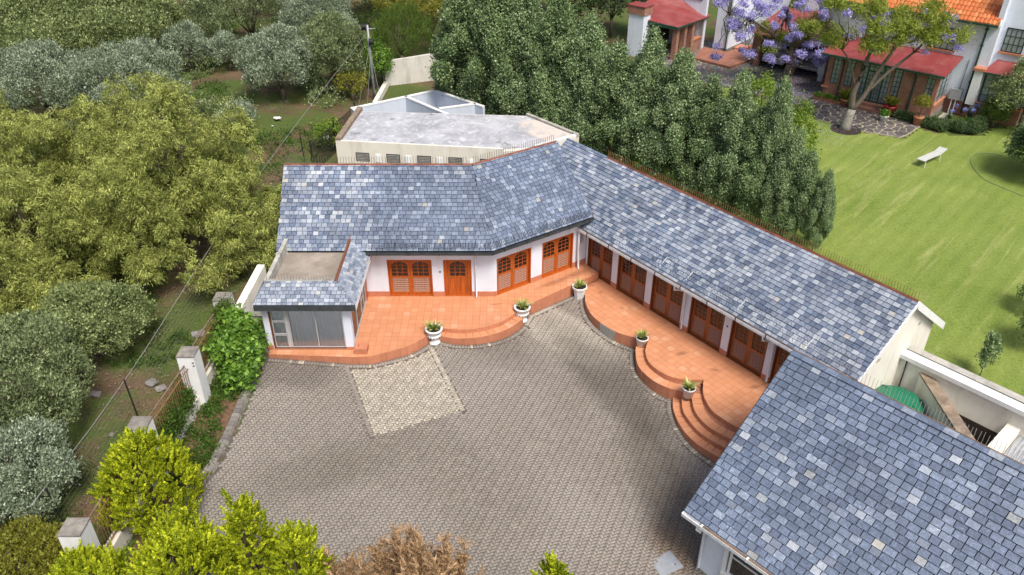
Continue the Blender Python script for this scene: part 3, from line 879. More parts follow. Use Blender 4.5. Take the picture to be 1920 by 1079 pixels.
LEAF = {}
def leaf_meshes(w, h, arch, panel):
    key = (round(w, 3), round(h, 3), arch, panel)
    if key in LEAF: return LEAF[key]
    st = .10; zg0, zg1 = h * .53, h - .10; zl0, zl1 = .13, h * .53 - .09
    m = MB()
    m.box(0, st, 0, .045, 0, h); m.box(w - st, w, 0, .045, 0, h)
    m.box(st, w - st, .001, .044, h - .10, h); m.box(st, w - st, .001, .044, zl1, zg0); m.box(st, w - st, .001, .044, 0, zl0)
    gw = w - 2 * st
    for k in (1, 2): m.box(st + gw * k / 3 - .011, st + gw * k / 3 + .011, .006, .04, zg0, zg1)
    for k in (1, 2, 3): m.box(st, w - st, .008, .038, zg0 + (zg1 - zg0) * k / 4 - .010, zg0 + (zg1 - zg0) * k / 4 + .010)
    if arch:          # spandrels that turn the top row of lights into an arch
        n = 10
        for s0, sg in ((st, 1), (w - st, -1)):
            for i in range(n):
                x0 = i / n * .5; x1 = (i + 1) / n * .5
                f = lambda x: .15 * (1 - math.sin(min(1, x * 2.3) * math.pi / 2)) if x < .435 else 0
                zA, zB = zg1 - f(x0) - .0005, zg1 - f(x1) - .0005
                xa, xb = s0 + sg * x0 * gw, s0 + sg * x1 * gw
                if sg < 0: xa, xb, zA, zB = xb, xa, zB, zA
                m.hexa([(xa, .003, zA), (xb, .003, zB), (xb, .042, zB), (xa, .042, zA), (xa, .003, h - .09), (xb, .003, h - .09), (xb, .042, h - .09), (xa, .042, h - .09)])
    if panel:
        for k in range(3):
            x0 = st + gw * k / 3 + .012; x1 = st + gw * (k + 1) / 3 - .012
            m.hexa([(x0, .006, zl0), (x1, .006, zl0), (x1, .04, zl0), (x0, .04, zl0), (x0, .006, zl1), (x1, .006, zl1), (x1, .04, zl1), (x0, .04, zl1)])
        m.box(st, w - st, .02, .038, zl0, zl1)
    else:
        m.box(st, w - st, .036, .044, zl0, zl1)
    pane = MB().box(.008, gw / 3 - .008, .026, .030, .006, (zg1 - zg0) / 4 - .006)
    sl = MB().hexa([(0, -.004, 0), (gw, -.004, 0), (gw, .030, .040), (0, .030, .040), (0, -.004, .012), (gw, -.004, .012), (gw, .030, .052), (0, .030, .052)])
    LEAF[key] = (m.mesh('door_leaf'), pane.mesh('pane'), sl.mesh('slat'), (st, gw, zg0, zg1, zl0, zl1))
    return LEAF[key]

def door(Fm, s0, s1, z0, h, arch=False, single=False, wood=None, handle_left=False):
    """frame in the wall opening with one or two leaves, recessed"""
    wood = wood or m_wood
    f = MB()
    f.fbox(Fm, s0, s0 + .05, .0, .2, z0, z0 + h); f.fbox(Fm, s1 - .05, s1, .0, .2, z0, z0 + h); f.fbox(Fm, s0 + .05, s1 - .05, .001, .2, z0 + h - .05, z0 + h)
    f.fbox(Fm, s0 + .05, s1 - .05, .02, .2, z0, z0 + .025)
    if single:
        f.fbox(Fm, s0 + .05, s0 + .16, .06, .18, z0 + .03, z0 + h - .05); f.fbox(Fm, s1 - .16, s1 - .05, .06, .18, z0 + .03, z0 + h - .05)
    f.build('door_frame', m_frame if not arch else m_wood, mbd)
    a, b = (s0 + .165, s1 - .165) if single else (s0 + .055, s1 - .055)
    nl = 1 if single else 2
    w = (b - a) / nl - .004; hh = h - .085
    me, pn, sl, (st, gw, zg0, zg1, zl0, zl1) = leaf_meshes(w, hh, arch, single)
    me_ = me if len(me.materials) == 0 or me.materials[0] == wood else None
    if me_ is None:
        key = (me.name, wood.name)
        if key not in LEAF:
            c = me.copy(); c.materials.clear(); c.materials.append(wood); LEAF[key] = c
        me = LEAF[key]
    off = Matrix.Translation(-Vector(origin_of(mbd)))
    for k in range(nl):
        lf = link('door_leaf', me, wood, mbd, off @ basis(Fm, a + k * (w + .008), .12, z0 + .03))
        for i in range(3):
            for j in range(4):
                link('pane', pn, m_pane, lf, Matrix.Translation((st + gw * i / 3, 0, zg0 + (zg1 - zg0) * j / 4)))
        if not single:
            ns = 8
            for i in range(ns): link('slat', sl, m_louv, lf, Matrix.Translation((st, 0, zl0 + .005 + (zl1 - zl0 - .05) * i / (ns - 1))))
        if k == 0 and (single or arch):
            x = (.05 if handle_left else w - .05)
            MB().box(x - .018, x + .018, -.006, -.001, hh * .47, hh * .56).tube([(x, -.008, hh * .52), (x, -.045, hh * .52), (x + .07, -.045, hh * .52)], .009, 5).build('handle', m_brass, lf, local=True)

HD = 1.80
Ld = [(-5.17, -3.32, False), (-2.85, -1.68, True)]
Fd = [(.08, 1.84), (2.42, 4.12)]
Rd = [(.10, 1.66), (2.00, 3.66), (4.00, 5.66), (6.08, 7.74), (8.08, 9.72), (10.06, 11.70)]
for s0, s1, sg in Ld: door(WL, s0, s1, FLOOR_L, HD, True, sg, m_wood, sg)
for s0, s1 in Fd: door(WF, s0, s1, FLOOR_L, HD, True)
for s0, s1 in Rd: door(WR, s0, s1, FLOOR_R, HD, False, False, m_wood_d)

def wall(Fm, s0, s1, z0, z1, opens, hd, thick=.25):
    w = MB(); x = s0
    for a, b in list(opens) + [(s1, s1)]:
        if a > x + .01:
            w.fbox(Fm, x, a, 0, thick, z0 - .3, z1)
            MB().fbox(Fm, x + .001, a - .001, -.012, -.0005, z0 - .02, z0 + .25).build('plinth_band', m_plinth, mbd)
        if b > a: w.fbox(Fm, a, b, .0005, thick, z0 + hd, z1 - .0005)
        x = b
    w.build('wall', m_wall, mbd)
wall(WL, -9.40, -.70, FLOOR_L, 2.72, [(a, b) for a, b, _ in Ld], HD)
wall(WF, 0, 4.95, FLOOR_L, 2.72, Fd, HD)
wall(WR, 0.0, 13.15, FLOOR_R, 2.26, Rd, HD)
# end walls, back walls and the dark rooms behind
b_ = MB()
b_.box(-9.40, -9.15, 28.39, 32.6, -.1, 2.75)
b_.box(-9.15, -1.6, 32.35, 32.6, -.1, 2.75)
b_.fbox(WF, -1.0, 4.75, 4.2, 4.45, -.1, 2.75)
b_.fbox(WR, -4.2, 13.15, 4.35, 4.6, -.8, 2.3)
b_.build('back_wall', m_cream, mbd)
def gable(Fm, s, t0, t1, z0, zr, th=.25, sgn=1, base=-.8):
    tm = (t0 + t1) / 2
    p = [Fm(s, t0, base), Fm(s, t1, base), Fm(s, t1, z0), Fm(s, tm, zr), Fm(s, t0, z0)]
    q = [Fm(s - th, t0, base), Fm(s - th, t1, base), Fm(s - th, t1, z0), Fm(s - th, tm, zr), Fm(s - th, t0, z0)]
    return MB().add(p + q, [(0, 1, 2, 3, 4), (9, 8, 7, 6, 5)] + [(i, i + 5, (i + 1) % 5 + 5, (i + 1) % 5) for i in range(5)])
gable(WR, 13.20, 0.02, 4.58, 2.55, 4.24).build('gable_wall', m_cream, mbd)
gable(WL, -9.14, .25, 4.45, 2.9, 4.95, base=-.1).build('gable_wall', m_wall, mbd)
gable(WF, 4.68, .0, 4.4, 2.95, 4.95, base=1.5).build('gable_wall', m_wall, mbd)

# ---- slate roofs
def slates(poly, exp, wd, seed, o, su, du, lift=0.0, gap=.0095):
    """list of slate solids (world verts, faces) clipped to poly (s,d) on the plane o + s*su + d*du"""
    g = random.Random(seed)
    if area(poly) < 0: poly = poly[::-1]
    nrm = np.cross(su, du); nrm = nrm / np.linalg.norm(nrm)
    smin = min(p[0] for p in poly); smax = max(p[0] for p in poly); dmax = max(p[1] for p in poly)
    out = []
    r = 0; d0 = -.04
    while d0 < dmax:
        d1 = d0 + exp + .035
        s = smin - g.uniform(0, wd)
        while s < smax:
            w = wd * g.uniform(.84, 1.16); e = gap * wd / .225
            jit = g.uniform(-.006, .006)
            q = clip_poly(poly, [(s + e, d0 + jit), (s + w - e, d0 + jit), (s + w - e, d1), (s + e, d1)])
            if len(q) >= 3 and area(q) > .006:
                tl = g.uniform(-.003, .003); tp_ = g.uniform(0, .005)
                V = []
                for lev in (1, 0):
                    for (a, b) in q:
                        k = (b - d0) / (exp + .035)
                        hgt = .006 + (.036 + tp_) * (1 - k) + tl * (a - s) / w - (0 if lev else .026) + lift
                        V.append(o + su * a + du * b + nrm * hgt)
                n = len(q)
                F = [tuple(range(n)), tuple(range(2 * n - 1, n - 1, -1))] + [(i, n + i, n + (i + 1) % n, (i + 1) % n) for i in range(n)]
                out.append((np.array(V), F))
            s += w
        d0 += exp; r += 1
    return out

def slope(root, poly, o, su, du, mat, seed, exp=.176, wd=.225, thick=.07):
    o, su, du = np.array(o, float), np.array(su, float), np.array(du, float)
    nrm = np.cross(su, du); nrm /= np.linalg.norm(nrm)
    if area(poly) < 0: poly = poly[::-1]
    n = len(poly)
    V = [o + su * a + du * b for a, b in poly] + [o + su * a + du * b - nrm * thick for a, b in poly]
    sl = MB().add(V, [tuple(range(n)), tuple(range(2 * n - 1, n - 1, -1))] + [(i, n + i, n + (i + 1) % n, (i + 1) % n) for i in range(n)]).build('roof_slope', m_under, root)
    return [(sl, mat, v, f) for v, f in (slates(poly, exp, wd, seed, o, su, du) if mat else [])]

def lay_slates(lst, n_own, key):
    lst.sort(key=key)
    for sl, mt, v, f in lst[:n_own]:
        MB().add(v, f).build('slate', mt, sl)
    rest = {}
    for sl, mt, v, f in lst[n_own:]:
        rest.setdefault((sl.name, mt.name), (sl, mt, MB()))[2].add(v, f)
    for sl, mt, m in rest.values():
        tag(m.build('slate_field', mt, sl), kind='stuff')

camp = np.array([0, 0, 19.0])
def dcam(e): return np.linalg.norm(e[2].mean(0) - camp)

PL = R(42); WDL = 2.78; ZE = 2.87; ZR = ZE + WDL * math.tan(PL)
SLL = WDL / math.cos(PL)
f3 = np.array([math.cos(FA), math.sin(FA), 0]); fin = np.array([-math.sin(FA), math.cos(FA), 0])
u3 = np.array([math.cos(UA), math.sin(UA), 0]); tin = np.array([-math.sin(UA), math.cos(UA), 0])
yv = np.array([0, 1.0, 0]); xv = np.array([1.0, 0, 0]); zv = np.array([0, 0, 1.0])
BEND = np.array([-.78, 27.62, ZE])
hb = math.tan(FA / 2)                             # mitre at the bend
allsl = []
split = 3.75                                       # the older half of the left roof carries paler slates
LP = [(-8.68, 0), (0, 0), (-WDL * hb, SLL), (-8.64, SLL)]
duL = yv * math.cos(PL) + zv * math.sin(PL)
e1 = slope(mbd, LP, BEND, xv, duL, m_slate, 31)
sepx = BEND[0] - 8.66 + split
allsl += [(sl, m_slate2 if v[:, 0].mean() < sepx and rnd.random() < .5 else m_slate, v, f) for sl, m_, v, f in e1]
duM = fin * math.cos(PL) + zv * math.sin(PL)
MP = [(0, 0), (5.22, 0), (5.30, SLL), (-WDL * hb * -1 * 0 + WDL * hb * 0 + 0.0 - 0 + (-WDL * hb * -1) * 0 + (WDL * hb) * 0 + 0, SLL)]
MP = [(0, 0), (5.22, 0), (5.26, SLL), (WDL * hb * 1.0, SLL)] if False else [(0, 0), (5.22, 0), (5.26, SLL), (WDL * hb, SLL)]
allsl += slope(mbd, MP, BEND, f3, duM, m_slate, 32)
PR = R(36.3); WDR = 2.79; ZER = 2.40; ZRR = ZER + WDR * math.tan(PR); SLR = WDR / math.cos(PR)
OR_ = np.array(WR(0, -.5, ZER))
duR = tin * math.cos(PR) + zv * math.sin(PR)
RP = [(.05, 0), (13.38, 0), (13.38, SLR), (-4.1, SLR), (-4.1, .95), (.05, .72)]
e1 = slope(mbd, RP, OR_, u3, duR, m_slate2, 33, wd=.235)
allsl += [(sl, m_slate2 if rnd.random() < .72 else m_slate, v, f) for sl, m_, v, f in e1]
# back slopes (plain slabs, seen only from elsewhere)
slope(mbd, [(-8.64, 0), (-WDL * hb, 0), (-2 * WDL * hb, SLL), (-8.6, SLL)], BEND + np.array([0, WDL, ZR - ZE]), xv, yv * math.cos(PL) - zv * math.sin(PL), None, 1)
ra = BEND + fin * WDL + np.array([0, 0, ZR - ZE])
slope(mbd, [(WDL * hb, 0), (5.26, 0), (5.3, SLL), (2 * WDL * hb, SLL)], ra, f3, fin * math.cos(PL) - zv * math.sin(PL), None, 1)
rb = OR_ + tin * WDR + np.array([0, 0, ZRR - ZER])
slope(mbd, [(-4.1, 0), (13.38, 0), (13.38, SLR), (-4.1, SLR)], rb, u3, tin * math.cos(PR) - zv * math.sin(PR), None, 1)

# ridge tiles and anti-climb spikes
def ridge(root, p, q, st=.33, mat=None, r=.036):
    p, q = np.array(p, float), np.array(q, float)
    L_ = np.linalg.norm(q - p); n = int(L_ / st); d = (q - p) / L_
    sd = np.cross(d, zv); sd /= np.linalg.norm(sd)
    for i in range(n):
        a = p + d * (i * L_ / n + .004); b = p + d * ((i + 1) * L_ / n - .004)
        pr = [(-r * 1.5, -.035), (-r * .8, .008), (0, .024), (r * .8, .008), (r * 1.5, -.035)]
        V = [a + sd * x + zv * z for x, z in pr] + [b + sd * x + zv * z for x, z in pr]
        MB().add(V, [(0, 1, 6, 5), (1, 2, 7, 6), (2, 3, 8, 7), (3, 4, 9, 8), (4, 3, 2, 1, 0), (5, 6, 7, 8, 9), (0, 5, 9, 4)]).build('ridge_tile', mat or m_ridge, root)

def spikes(root, p, q, st, h, tilt, mat, r=.006, jit=.02, name='spike_strip'):
    p, q, tilt = np.array(p, float), np.array(q, float), np.array(tilt, float)
    L_ = np.linalg.norm(q - p); d = (q - p) / L_; m = MB()
    g = np.random.default_rng(int(L_ * 100))
    m.tube([p, q], r * .9, 4)
    for i in range(int(L_ / st)):
        a = p + d * (i + .5) * st
        m.tube([a, a + (tilt + g.normal(size=3) * jit) * h], r, 3, False)
    return m.build(name, mat, root)

rl0 = BEND + np.array([-8.64, WDL, ZR - ZE]); rl1 = BEND + np.array([-WDL * hb, WDL, ZR - ZE])
rm1 = ra + f3 * 5.2
ridge(mbd, rl0 + zv * .03, rl1 + zv * .03); ridge(mbd, rl1 + zv * .03, rm1 + zv * .03)
rr0 = rb + u3 * -1.35; rr1 = rb + u3 * 13.36
ridge(mbd, rr0 + zv * .03, rr1 + zv * .03); ridge(mbd, rb + u3 * -4.1 + zv * .02, rr0 + zv * .02, mat=m_slate, r=.06)
spikes(mbd, rl0 + zv * .07, rl1 + zv * .07, .115, .29, (0, 0, 1), m_spike, .010)
spikes(mbd, rl1 + zv * .07, rm1 + zv * .07, .115, .29, (0, 0, 1), m_spike, .010)
spikes(mbd, rr0 + zv * .07, rr1 + zv * .07, .105, .29, (0, 0, 1), m_spike_r, .010)
for k, dd in enumerate((.05, .16)):
    q0 = BEND + duL * dd + zv * .05
    spikes(mbd, q0 + xv * -6.9 + xv * 4.0 if False else q0 + xv * -5.0, q0, .09, .27, (0, -.25, .9), m_spike_d, .007, .16)
    q0 = BEND + duM * dd + zv * .05
    spikes(mbd, q0, q0 + f3 * 5.1, .08, .27, tuple(-fin * .25 + zv * .9), m_spike_d, .007, .16)
for dd in (.10, .36, .62):
    q0 = OR_ + duR * dd + zv * .04
    spikes(mbd, q0 + u3 * .3, q0 + u3 * 13.1, .14, .25, tuple(-tin * .15 + zv * .9), m_spike_d, .0045, .22)
for s_ in (4.55, 5.9, 8.4, 11.3):
    m = MB(); a = np.array(WR(s_, -.42, 2.47)); m.tube([a, a + duR * .55 + zv * .05 + u3 * .05, a + duR * .6 + zv * .0 + u3 * .18], .013, 5); m.build('spike_bracket', m_white, mbd)

# gutters, fascias, soffits, downpipes
def gutter(root, p, q, out, mat, h=.10, w=.11, name='gutter'):
    p, q, out = np.array(p, float), np.array(q, float), np.array(out, float)
    m = MB()
    for (a0, a1, z0, z1) in ((0, w, -h, -h + .012), (w - .012, w, -h + .0122, 0), (0, .012, -h + .0122, 0)):
        m.hexa([p + out * a0 + zv * z0, q + out * a0 + zv * z0, q + out * a1 + zv * z0, p + out * a1 + zv * z0,
                p + out * a0 + zv * z1, q + out * a0 + zv * z1, q + out * a1 + zv * z1, p + out * a1 + zv * z1])
    return m.build(name, mat, root)
def slab(root, p, q, inn, z0, z1, a0, a1, name, mat):
    p, q, inn = np.array(p, float), np.array(q, float), np.array(inn, float)
    return MB().hexa([p + inn * a0 + zv * z0, q + inn * a0 + zv * z0, q + inn * a1 + zv * z0, p + inn * a1 + zv * z0,
                      p + inn * a0 + zv * z1, q + inn * a0 + zv * z1, q + inn * a1 + zv * z1, p + inn * a1 + zv * z1]).build(name, mat, root)
bl = BEND * 1.0; bl[2] = 0
Lx0 = bl + xv * -8.68; Mx1 = bl + f3 * 5.22
slab(mbd, Lx0, bl, yv, ZE - .21, ZE - .045, .0, .03, 'fascia', m_gutter_d)
slab(mbd, bl, Mx1, fin, ZE - .21, ZE - .045, .0, .03, 'fascia', m_gutter_d)
slab(mbd, Lx0, bl + xv * -.15, yv, ZE - .19, ZE - .17, .03, .53, 'soffit', m_white)
slab(mbd, bl + f3 * .0, Mx1, fin, ZE - .19, ZE - .17, .032, .53, 'soffit', m_white)
gutter(mbd, Lx0 + xv * 3.6 + zv * (ZE - .035), bl + zv * (ZE - .035), -yv, m_gutter_d)
gutter(mbd, bl + zv * (ZE - .035), Mx1 + zv * (ZE - .035), -fin, m_gutter_d)
gutter(mbd, Lx0 + zv * (ZE - .035), Lx0 + xv * .45 + zv * (ZE - .035), -yv, m_gutter_w)
o2 = OR_ * 1.0; o2[2] = 0
slab(mbd, o2 + u3 * .05, o2 + u3 * 13.35, tin, ZER - .20, ZER - .045, .0, .03, 'fascia', m_white)
slab(mbd, o2 + u3 * .05, o2 + u3 * 13.15, tin, ZER - .17, ZER - .15, .032, .5, 'soffit', m_white)
gutter(mbd, o2 + u3 * .0 + zv * (ZER - .03), o2 + u3 * 13.3 + zv * (ZER - .03), -tin, m_gutter_w)
slab(mbd, o2 + u3 * .25, o2 + u3 * 13.3, -tin, ZER - .028, ZER + .012, -.03, .035, 'rusty_drip_edge', m_rust)
for i in range(10):
    p = o2 + u3 * (.6 + i * 1.33)
    slab(mbd, p, p + u3 * .03, -tin, ZER - .15, ZER + .03, .095, .125, 'gutter_bracket', m_black)
for i in range(5):
    p = bl + f3 * (.5 + i * 1.1); slab(mbd, p, p + f3 * .025, -fin, ZE - .15, ZE + .02, .098, .124, 'gutter_bracket', m_black)
for i in range(4):
    p = bl + xv * (-.9 - i * 1.25); slab(mbd, p, p + xv * .025, -yv, ZE - .15, ZE + .02, .098, .124, 'gutter_bracket', m_black)
def pipe(root, pts, r=.045, mat=None): return MB().tube(pts, r, 8).build('downpipe', mat or m_gutter_w, root, True)
pipe(mbd, [(-1.55, 27.70, 2.70), (-1.53, 28.0, 2.5), (-1.50, 28.05, 2.3), (-1.50, 28.05, .45), (-1.50, 27.98, .38)], .035)
c0 = np.array(WR(.06, -.52, 0)); pipe(mbd, [c0 + zv * 2.3, c0 + zv * 1.2 + np.array([-.02, .03, 0]), c0 + zv * .40, c0 + zv * .36 - fin * .08], .05)
for s_ in (5.62, 9.80):
    a = np.array(WR(s_, -.55, 0)); b = np.array(WR(s_ + .2, -.07, 0))
    pipe(mbd, [a + zv * 2.28, a + zv * 2.08, b + zv * 1.95, b + zv * 1.8, b + zv * .12, b + zv * .05 - tin * .07], .045)
# barge boards on the right-hand gable and small vents
for t0, t1, z0, z1 in ((-.5, WDR - .5, ZER, ZRR), (2 * WDR - .5, WDR - .5, ZER, ZRR)):
    p = np.array(WR(13.36, t0, z0 + .03)); q = np.array(WR(13.36, t1, z1 + .03))
    dn = .17 if t0 < 0 else .30
    MB().hexa([p - zv * dn, q - zv * dn, q - zv * dn + u3 * .05, p - zv * dn + u3 * .05, p, q, q + u3 * .05, p + u3 * .05]).build('barge_board', m_white, mbd)
MB().fbox(WR, 13.2, 13.21, .95, 1.15, 2.45, 2.6).fbox(WR, 13.2, 13.21, 3.3, 3.45, 2.95, 3.07).build('vent', m_parapet, mbd)
MB().fbox(WL, -3.02, -2.96, -.02, 0, 1.55, 1.61).build('sensor', m_black, mbd)
MB().fbox(WR, 7.88, 7.94, -.02, 0, 1.35, 1.41).build('sensor', m_black, mbd)

# ---- glazed corner room with mansard skirt of slates
AX0, AX1, AY = -9.36, -6.06, 24.46
EZ, TZ = 2.62, 3.20
w = MB()
w.box(AX0, AX0 + .22, AY, AY + .22, -.1, EZ - .02); w.box(AX1 - .30, AX1, AY, AY + .28, .1, EZ - .02)
w.box(AX0 + .22, AX1 - .30, AY + .001, AY + .22, 2.30, EZ - .021)
w.box(AX0 + .001, AX0 + .22, AY + .22, 28.14, -.1, EZ - .022)
w.box(AX1 - .22, AX1 - .001, AY + .28, 28.139, 2.30, EZ - .022)
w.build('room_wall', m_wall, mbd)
MB().box(AX0 - .01, AX0 + .21, AY - .012, AY, .33, .54).build('plinth_band', m_plinth, mbd)
MB().box(AX1 - .29, AX1 + .012, AY - .012, AY - .001, .33, .46).build('plinth_band', m_plinth, mbd)
def window_unit(x0, x1, y, z0, z1, name='sliding_window', nx=1, fw=.035):
    fr = MB()
    fr.box(x0, x1, y - .03, y + .03, z0, z0 + fw); fr.box(x0, x1, y - .03, y + .03, z1 - fw, z1)
    for k in range(nx + 1):
        x = x0 + (x1 - x0 - fw) * k / nx; fr.box(x, x + fw, y - .029, y + .029, z0 + fw, z1 - fw)
    o = fr.build(name, m_alu, mbd)
    for k in range(nx):
        a = x0 + (x1 - x0 - fw) * k / nx + fw; b = x0 + (x1 - x0 - fw) * (k + 1) / nx
        MB().box(a, b, y - .004, y + .004, z0 + fw, z1 - fw).build('pane', m_glass, o)
    return o
xa = AX0 + .30
MB().box(AX0 + .22, xa - .02, AY + .03, AY + .12, .36, 2.30).build('window_jamb', m_frame, mbd)
zt = [.42, 1.02, 1.63, 2.29]
for k in range(3): window_unit(xa, xa + .52, AY + .06, zt[k] + (0 if k == 0 else .012), zt[k + 1] - .012 if k < 2 else zt[k + 1], 'side_window')
MB().box(xa + .525, xa + .62, AY + .02, AY + .11, .42, 2.29).build('mullion', m_alu, mbd)
window_unit(xa + .63, AX1 - .31, AY + .06, .42, 2.29, 'sliding_window', 2)
cu = MB(); n = 120; x0_, x1_ = xa + .02, AX1 - .36
P0 = [(x0_ + (x1_ - x0_) * i / n, AY + .125 + .013 * math.sin(i * .95) + .008 * math.sin(i * .31), 0) for i in range(n + 1)]
cu.add([(a, b, .40) for a, b, _ in P0] + [(a, b, 2.3) for a, b, _ in P0], [(i, i + 1, n + 2 + i, n + 1 + i) for i in range(n)])
cu.build('curtain', m_curtain, mbd, True)
# right-hand glazing of the room, in the plane x = AX1
fr = MB(); Y0, Y1 = AY + .28, 28.13
ymul = [Y0, Y0 + 1.0, Y0 + 2.0, Y0 + 2.55, Y0 + 3.0]
fr.box(AX1 - .11, AX1 - .04, Y0, Y0 + 3.0, .36, .40); fr.box(AX1 - .11, AX1 - .04, Y0, Y0 + 3.0, 2.26, 2.30)
for y in ymul: fr.box(AX1 - .109, AX1 - .041, y - .02, y + .02, .40, 2.26)
for z in (1.0, 1.65): fr.box(AX1 - .108, AX1 - .042, ymul[2] + .02, ymul[3] - .02, z, z + .035)
fo = fr.build('side_glazing', m_alu, mbd)
for i in range(4): MB().box(AX1 - .079, AX1 - .071, ymul[i] + .02, ymul[i + 1] - .02, .40, 2.26).build('pane', m_glass, fo)
MB().box(AX1 - .18, AX1 - .03, Y0 + 3.05, 28.10, .36, 2.28).build('door_leaf', m_wood, mbd)
MB().box(AX0 + .22, AX1 - .12, AY + .22, 28.12, .30, .351).build('room_floor', m_tile, mbd)
# skirt roof
SK = 0.78                                        # plan width of the sloping skirt
ex0, ex1, ey = AX0 - .12, AX1 + .32, AY - .34
SKL = .36
ix0, ix1, iy = ex0 + SKL, ex1 - SK, ey + SK
p_f = math.atan2(TZ - EZ, SK); ls = SK / math.cos(p_f)
allsl += slope(mbd, [(0, 0), (ex1 - ex0, 0), (ex1 - ex0 - SK, ls), (SKL, ls)], (ex0, ey, EZ), xv, yv * math.cos(p_f) + zv * math.sin(p_f), m_slate2, 41, .15, .19)
sr = slope(mbd, [(0, 0), (3.9, 0), (4.55, ls), (SK, ls)], (ex1, ey, EZ), yv, -xv * math.cos(p_f) + zv * math.sin(p_f), m_slate2, 42, .125, .21)
allsl += sr
p_l = math.atan2(TZ - EZ, SKL); ll_ = SKL / math.cos(p_l)
allsl += slope(mbd, [(0, 0), (-4.2, 0), (-4.2, ll_), (-SK, ll_)], (ex0, ey, EZ), -yv, xv * math.cos(p_l) + zv * math.sin(p_l), m_slate, 43, .15, .19)
MB().box(ex0 - .004, ex1 + .004, ey - .02, ey, EZ - .25, EZ + .005).build('fascia', m_gutter_d, mbd)
MB().box(ex1, ex1 + .02, ey, ey + 3.9, EZ - .1, EZ + .005).build('fascia', m_white, mbd)
MB().box(ex0 - .02, ex0 - .004, ey - .02, ey + 4.2, EZ - .1, EZ + .02).build('fascia', m_white, mbd)
MB().box(ex0, ex1, ey, AY, EZ - .27, EZ - .252).box(AX1, ex1, AY, 28.1, EZ - .27, EZ - .252).build('soffit', m_white, mbd)
MB().box(ix0, ix1, iy, 27.66, 2.72, 2.80).build('flat_roof', m_concrete, mbd)
MB().box(ix0 - .05, ix0 + .10, iy - .04, 28.35, 2.70, TZ + .04).build('parapet', m_parapet, mbd)
MB().box(ix1 - .06, ix1 + .05, iy - .04, 28.45, 2.70, TZ + .03).build('parapet', m_ridge, mbd)
MB().box(ix0 + .101, ix1 - .061, iy - .04, iy + .06, 2.70, TZ + .035).build('parapet', m_parapet, mbd)
spikes(mbd, (ix0, iy, TZ + .05), (ix1, iy, TZ + .05), .11, .22, (0, 0, 1), m_spike)
spikes(mbd, (ix1, iy, TZ + .05), (ix1, 28.3, TZ + .05), .11, .2, (.2, 0, 1), m_spike_r)
lay_slates(allsl, 300, dcam)

# ================================================================== NEAR SLATE-ROOFED BUILDING (lower right)
UB = R(-47.6)
EB = np.array([4.88, 15.48, 1.48])                # eave corner
WB = frame2((EB[0], EB[1]), UB)
ub = np.array([math.cos(UB), math.sin(UB), 0]); tb = np.array([-math.sin(UB), math.cos(UB), 0])
near_b = thing('slate_roofed_outbuilding', (7, 14, -1), 'near white outbuilding with big blue-grey slate roof and white gutter', 'building')
PB = R(36.75); WDB = 4.46; SLB = WDB / math.cos(PB); ZRB = EB[2] + WDB * math.tan(PB)
duB = tb * math.cos(PB) + zv * math.sin(PB)
LB = 15.0
nb = slope(near_b, [(0, 0), (LB, 0), (LB, SLB), (0, SLB)], EB, ub, duB, m_slate, 51, .205, .285)
nb = [(sl, m_slate if rnd.random() < .96 else m_slate2, v, f) for sl, m_, v, f in nb]
def keyb(e):
    c = e[2].mean(0); s_ = (c - EB) @ ub
    return dcam(e) if s_ < 4.6 else 1e5 + s_
lay_slates(nb, 300, keyb)
slope(near_b, [(0, 0), (LB, 0), (LB, SLB), (0, SLB)], EB + tb * WDB + zv * (ZRB - EB[2]), ub, tb * math.cos(PB) - zv * math.sin(PB), None, 52)
rB0 = EB + tb * WDB + zv * (ZRB - EB[2] + .02)
ridge(near_b, rB0, rB0 + ub * LB, .36, m_slate, .085)
spikes(near_b, rB0 + ub * .2 + tb * .10 + zv * .0, rB0 + ub * 7.0 + tb * .10, .10, .34, tuple(zv * 1.0 + tb * .12), m_wire, .007, .03)
MB().tube([rB0 + tb * .09 + zv * .012, rB0 + ub * 7.0 + tb * .09 + zv * .012], .018, 4).build('spike_rail', m_rust, near_b)
wl_ = MB()
GZ = -1.1
wl_.fbox(WB, .42, 1.32, .50, .75, GZ, 1.42)
wl_.fbox(WB, 1.32, LB, .501, .75, GZ, -.3); wl_.fbox(WB, 1.32, LB, .502, .75, .95, 1.42)
wl_.fbox(WB, .42, .67, .75, 8.4, GZ, 1.42)
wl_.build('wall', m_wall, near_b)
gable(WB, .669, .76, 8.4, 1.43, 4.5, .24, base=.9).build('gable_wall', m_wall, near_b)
for k in range(3):
    s0 = 1.40 + k * 1.55; fr = MB(); za, zm, zc = -.3, .42, .95
    fr.fbox(WB, s0, s0 + 1.5, .44, .52, za, za + .07); fr.fbox(WB, s0, s0 + 1.5, .44, .52, zc - .07, zc)
    fr.fbox(WB, s0, s0 + .07, .441, .519, za + .07, zc - .07); fr.fbox(WB, s0 + 1.43, s0 + 1.5, .441, .519, za + .07, zc - .07); fr.fbox(WB, s0 + .07, s0 + 1.43, .45, .51, zm, zm + .05)
    wo = fr.build('window', m_white, near_b)
    MB().fbox(WB, s0 + .07, s0 + 1.43, .478, .486, za + .07, zm).build('pane', m_pane, wo)
    MB().fbox(WB, s0 + .07, s0 + 1.43, .478, .486, zm + .05, zc - .07).build('pane', m_pane, wo)
MB().fbox(WB, 1.25, LB, .36, .501, -.39, -.3).build('window_sill', m_white, near_b)
MB().fbox(WB, 1.22, 1.34, .42, .5, GZ, 1.40).build('pilaster', m_white, near_b)
slab(near_b, EB * [1, 1, 0], EB * [1, 1, 0] + ub * LB, tb, EB[2] - .20, EB[2] - .05, .0, .03, 'fascia', m_white)
